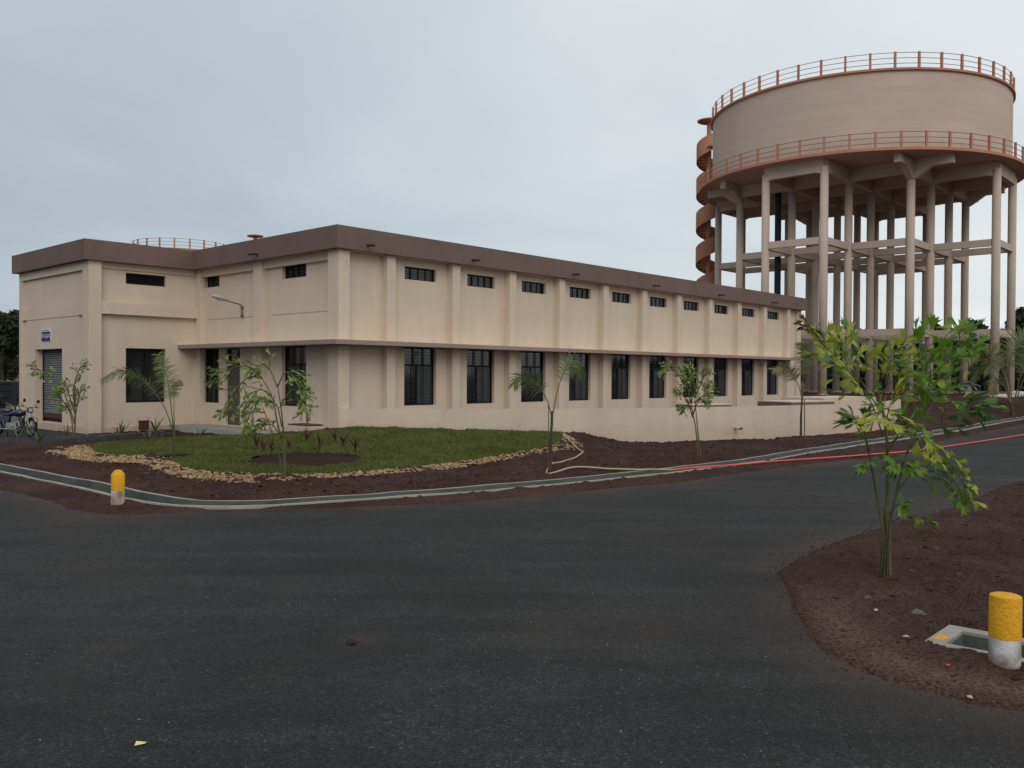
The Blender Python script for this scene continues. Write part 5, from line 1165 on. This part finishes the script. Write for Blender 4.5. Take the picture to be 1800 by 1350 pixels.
# near fishtail palm (each big leaf its own)
loc, sc = place('sap_near')
fishtail_palm('fishtail_palm', 'tallest bright green fishtail palm in the near right soil bed', loc, sc,
    [([(2, 0, -8), (1, 2, 90), (3, 4, 180), (-2, 0, 260), (-14, 6, 330)], 3.9), ([(-6, 3, -8), (-4, 0, 70), (-18, -4, 140), (-34, -8, 215), (-44, -10, 255)], 2.9), ([(8, -3, -8), (6, 2, 80), (20, 6, 150), (40, 14, 215), (60, 20, 275)], 2.9), ([(-1, 8, -8), (2, 6, 50), (4, 4, 95)], 5.2)],
    [([(-6, 4, 250), (-30, 0, 310), (-80, -10, 372), (-128, -22, 415)], 78, ('y', 18)), ([(-118, -20, 405), (-140, -26, 432), (-152, -28, 446)], 30, ('w', 7)),
     ([(-8, 6, 290), (-30, 40, 345), (-50, 60, 390), (-58, 70, 420)], 70, ('y', 14)), ([(-12, 6, 310), (-8, -20, 350), (-10, -40, 400)], 60, ('y', 12)),
     ([(52, 20, 255), (60, 24, 320), (62, 20, 380), (66, 10, 430)], 74, ('g', 15)), ([(54, 20, 262), (80, 24, 330), (110, 14, 390), (134, 6, 428)], 84, ('g', 18)), ([(50, 16, 240), (90, 40, 290), (125, 60, 345), (146, 66, 380)], 74, ('g', 14)),
     ([(44, 16, 225), (85, 8, 262), (128, -6, 300), (158, -14, 312)], 64, ('d', 14)), ([(40, 14, 215), (60, -20, 300), (40, -50, 340)], 60, ('g', 10)),
     ([(0, 2, 235), (30, -30, 255), (66, -50, 232), (108, -62, 168)], 44, ('y', 15)), ([(20, 6, 150), (45, -14, 190), (88, -30, 182), (126, -40, 145)], 40, ('g', 14)),
     ([(-36, -10, 225), (-54, -26, 268), (-72, -34, 280)], 48, ('d', 8)), ([(-4, 0, 270), (-20, -50, 300), (-50, -80, 290)], 58, ('y', 12)),
     ([(0, 0, 220), (6, -50, 270), (-4, -80, 280)], 54, ('g', 9)), ([(30, 8, 180), (10, -40, 210), (-4, -60, 205)], 44, ('g', 8)), ([(-30, -8, 190), (-40, -34, 210), (-52, -44, 205)], 34, ('g', 4)),
     ([(8, 6, 112), (14, -6, 128), (20, -14, 132)], 20, ('g', 4)), ([(12, 2, 98), (34, -8, 114), (64, -16, 104)], 16, ('g', 4))],
    27, 21, single=True, leafs=3)
np_ = bpy.data.objects['fishtail_palm']; r_ = random.Random(3)
for k in range(9):
    a = r_.uniform(0, 6.28); rb = r_.uniform(.035, .06); hh = r_.uniform(.25, .75)
    obj('sheath_fibre', MB().tube([(rb * math.cos(a), rb * math.sin(a), -.05), (rb * .8 * math.cos(a + .2), rb * .8 * math.sin(a + .2), hh * .5), (rb * (.6 + .8 * r_.random()) * math.cos(a + .3), rb * .9 * math.sin(a + .3), hh)], [.013, .010, .003], 5), M_stemb if k % 3 else M_stake, np_)
# the others, smaller with distance
loc, sc = place('sap_mid')
fishtail_palm('fishtail_palm', 'fishtail palm with airy crown in front of the door and gravel edge', loc, sc,
    [([(0, 0, -6), (0, 3, 60), (-12, 4, 110), (-20, 6, 150), (-42, 8, 190)], 1.7), ([(3, 0, -6), (3, 0, 60), (-2, 0, 120), (-10, 0, 175)], 1.9), ([(-2, 0, -4), (-6, 0, 50), (-22, -4, 100), (-34, -8, 135)], 1.4), ([(1, 4, -6), (2, 4, 30), (1, 2, 58)], 3.1)],
    [([(-40, 8, 185), (-62, 4, 205), (-95, -6, 200), (-118, -10, 180)], 46, 'g'), ([(-40, 8, 185), (-70, 20, 185), (-100, 30, 150), (-112, 34, 125)], 40, 'g'), ([(-10, 0, 170), (-30, 10, 205), (-60, 20, 208)], 46, 'g'), ([(-10, 0, 170), (5, -6, 195), (25, -10, 185), (36, -10, 165)], 38, 'g'),
     ([(-4, 0, 140), (15, 8, 165), (32, 10, 150), (38, 10, 120)], 34, 'g'), ([(-22, 6, 155), (-40, -10, 165), (-56, -16, 140)], 36, 'g'), ([(-2, 0, 100), (-8, -16, 140), (-30, -24, 150)], 34, 'g'), ([(-30, -6, 125), (-52, -12, 125), (-62, -16, 100)], 28, 'g'), ([(0, 0, 80), (-20, -10, 105), (-46, -14, 92)], 22, 'g')],
    15, 31, nsec=13)
loc, sc = place('sap_left')
fishtail_palm('fishtail_palm', 'slim fishtail palm beside the roller shutter with one raised frond', loc, sc,
    [([(0, 0, -6), (1, 0, 50), (-2, 0, 90), (4, 0, 115)], 1.5), ([(-2, 0, -6), (-5, 2, 30), (-14, 2, 70), (-22, 2, 95)], 1.2)],
    [([(2, 0, 60), (2, -4, 95), (8, -6, 120), (19, -8, 137)], 20, 'g'), ([(-18, 2, 85), (-34, 4, 105), (-56, 0, 122), (-72, -6, 130)], 24, 'y'), ([(0, 0, 40), (4, 6, 70), (8, 8, 90)], 22, 'g'), ([(-10, 2, 55), (-22, -4, 75), (-28, -8, 85)], 22, 'g'), ([(0, 0, 50), (-8, -6, 85), (-16, -8, 100)], 24, 'g'), ([(0, 0, 30), (-10, 4, 55), (-20, 6, 60)], 18, 'g')],
    10, 41, nsec=11)
loc, sc = place('sap_right')
fishtail_palm('fishtail_palm', 'fishtail palm with dense round crown in front of the curved wall', loc, sc,
    [([(6, 0, -4), (2, 0, 50), (-8, 0, 100), (-14, 0, 130)], 1.5), ([(12, 2, -4), (4, 0, 60), (-2, 0, 120)], 1.3)],
    [([(-14, 0, 125), (-30, 0, 150), (-46, -4, 165), (-58, -8, 158)], 26, 'g'), ([(-12, 0, 110), (-10, 4, 140), (-14, 6, 160)], 30, 'g'), ([(-2, 0, 110), (12, 0, 140), (18, -4, 158)], 28, 'g'), ([(-6, 0, 100), (-10, -10, 125), (-18, -16, 140)], 30, 'g'), ([(-2, 0, 100), (14, -6, 115), (22, -10, 130)], 26, 'g'), ([(-8, 0, 90), (-22, -6, 115), (-30, -10, 120)], 24, 'g'), ([(-4, 0, 80), (4, -10, 105), (16, -16, 105)], 22, 'g'), ([(-4, 0, 75), (-14, -8, 95), (-24, -10, 92)], 18, 'g')],
    11, 51, nsec=13)
loc, sc = place('palm_left')
feather_palm('feather_palm', 'feather palm on the lawn with a long frond reaching left across the window', loc, sc, ([(0, 0, -6), (1, 0, 30), (-1, 0, 62)], 2.6),
    [([(-1, 0, 55), (-18, -2, 100), (-48, -8, 140), (-84, -14, 158), (-118, -18, 143)], 21, False), ([(0, 0, 55), (-6, 2, 105), (-14, 4, 150), (-30, 6, 188)], 21, False), ([(1, 0, 60), (-3, 10, 110), (-4, 20, 135), (2, 26, 140)], 13, True)], ([(3, -2, -4), (2, -2, 74)]), 3)
loc, sc = place('palm_mid')
feather_palm('feather_palm', 'feather palm tied with the beige hose between the lawn and the drain', loc, sc, ([(0, 0, -6), (2, 0, 60), (4, 0, 112)], 3.4),
    [([(3, 0, 100), (-6, -4, 132), (-28, -10, 162), (-52, -14, 172), (-64, -16, 160)], 27, False), ([(4, 0, 100), (13, 2, 148), (26, 4, 185), (40, 6, 202), (56, 8, 176)], 26, False)], ([(-2, -2, 10), (-3, -2, 124)]), 5)
loc, sc = place('palm_wall')
feather_palm('feather_palm', 'feather palm against the curved wall with one upright frond and one yellowing frond', loc, sc, ([(0, 0, -6), (0, 0, 40), (2, 0, 80)], 2.4),
    [([(2, 0, 70), (-8, 0, 100), (-28, -6, 122), (-54, -12, 122)], 18, True), ([(2, 0, 70), (3, 0, 110), (2, 0, 150), (3, 0, 166)], 20, False)], ([(6, -2, -4), (5, -2, 70)]), 7)
loc, sc = place('palm_edge')
feather_palm('feather_palm', 'spreading feather palm cut by the right edge beside the drain', loc, sc, ([(2, 0, -6), (0, 0, 12), (0, 0, 26)], 4.5),
    [([(0, 0, 15), (-16, -4, 70), (-42, -10, 105), (-70, -18, 116), (-92, -22, 92)], 26, True), ([(0, 0, 15), (-12, 6, 60), (-30, 10, 85), (-52, 14, 80), (-60, 16, 60)], 24, False), ([(2, 0, 15), (-4, 4, 80), (10, 8, 125), (34, 10, 150)], 30, False), ([(4, 0, 15), (20, -6, 70), (48, -10, 100), (80, -12, 90)], 28, False), ([(0, 0, 15), (-20, -10, 50), (-36, -16, 58), (-46, -18, 40)], 20, True), ([(2, 0, 15), (8, -12, 70), (12, -20, 100), (6, -26, 118)], 26, False), ([(0, 0, 15), (-8, 10, 80), (-20, 14, 115), (-36, 16, 122)], 22, True)], None, 9)

# red cordylines round the oval bed, lilies along the edging
def rosette(name, label, cat, at, n, L, w, mat, seed, stemh=.12, spread=.8, droop=.6, group=None, z=None):
    r = random.Random(seed); x_, y_ = at; z = float(h_lawn(x_, y_)) if z is None else z
    t = thing(name, label, cat, (x_, y_, z - .02), r.uniform(0, 6.28), group)
    if stemh: obj('stem', MB().tube([(0, 0, 0), (.01, .01, stemh + .1)], .011, 6), M_stemb, t)
    lv = Leaves()
    for k in range(n):
        a = k * 2.4 + r.uniform(-.3, .3); e = r.uniform(.35, 1.25) * spread; d = Vector((math.cos(a) * e, math.sin(a) * e, 1)); b = Vector((0, 0, stemh * (.5 + .7 * k / n) if stemh else 0))
        lv.strip(b, d, Vector((-d.x, -d.y, e)), L * r.uniform(.65, 1.1), w * r.uniform(.8, 1.2), droop * r.uniform(.4, 1.5), 4)
    link('leaves', lv.mesh('leaves', mat), t); return t
CL = ['leftmost red cordyline on the lawn behind the airy fishtail palm', 'red cordyline second from the left on the lawn', 'small red cordyline close behind the fishtail palm stems', 'red cordyline with a green tip just right of the fishtail palm', 'red cordyline highest on the lawn in front of the pale low block', 'tall thin red cordyline behind the middle of the oval bed', 'red cordyline near the building corner foot', 'dark bushy cordyline behind the right part of the oval bed', 'rightmost red cordyline behind the end of the oval bed']
for k in range(9): rosette('cordyline_plant', CL[k], 'shrub', AT['c%d' % (k + 1)], 9 if k != 7 else 14, .30 if k not in (4, 8) else .36, .021, M_cord, 60 + k, .20, .75, .3, 'red cordylines around the oval bed')
LL = ['green lily in front of the motorcycle engine', 'spreading lily between the motorcycle wheel and the slim palm', 'upright brownish lily left of the slim fishtail palm', 'tiny lily at the foot of the left corner pilaster', 'lily with one dark upright leaf under the left window', 'bright green lily in front of the rust red box', 'tall green lily right of the rust red box', 'lily at the end of the brick edging near the door', 'low lily between the slim palm and the corner pilaster']
for k in range(9):
    s_ = (1, 1.0, .8, .6, 1.1, .8, 1.15, .85, .6)[k]
    rosette('lily_plant', LL[k], 'plant', AT['l%d' % (k + 1)], (8, 9, 5, 4, 7, 7, 8, 6, 5)[k], .62 * s_, .028, M_lily, 80 + k, 0, .7 if k != 2 else .35, .5, 'lilies along the brick edging', z=.04)
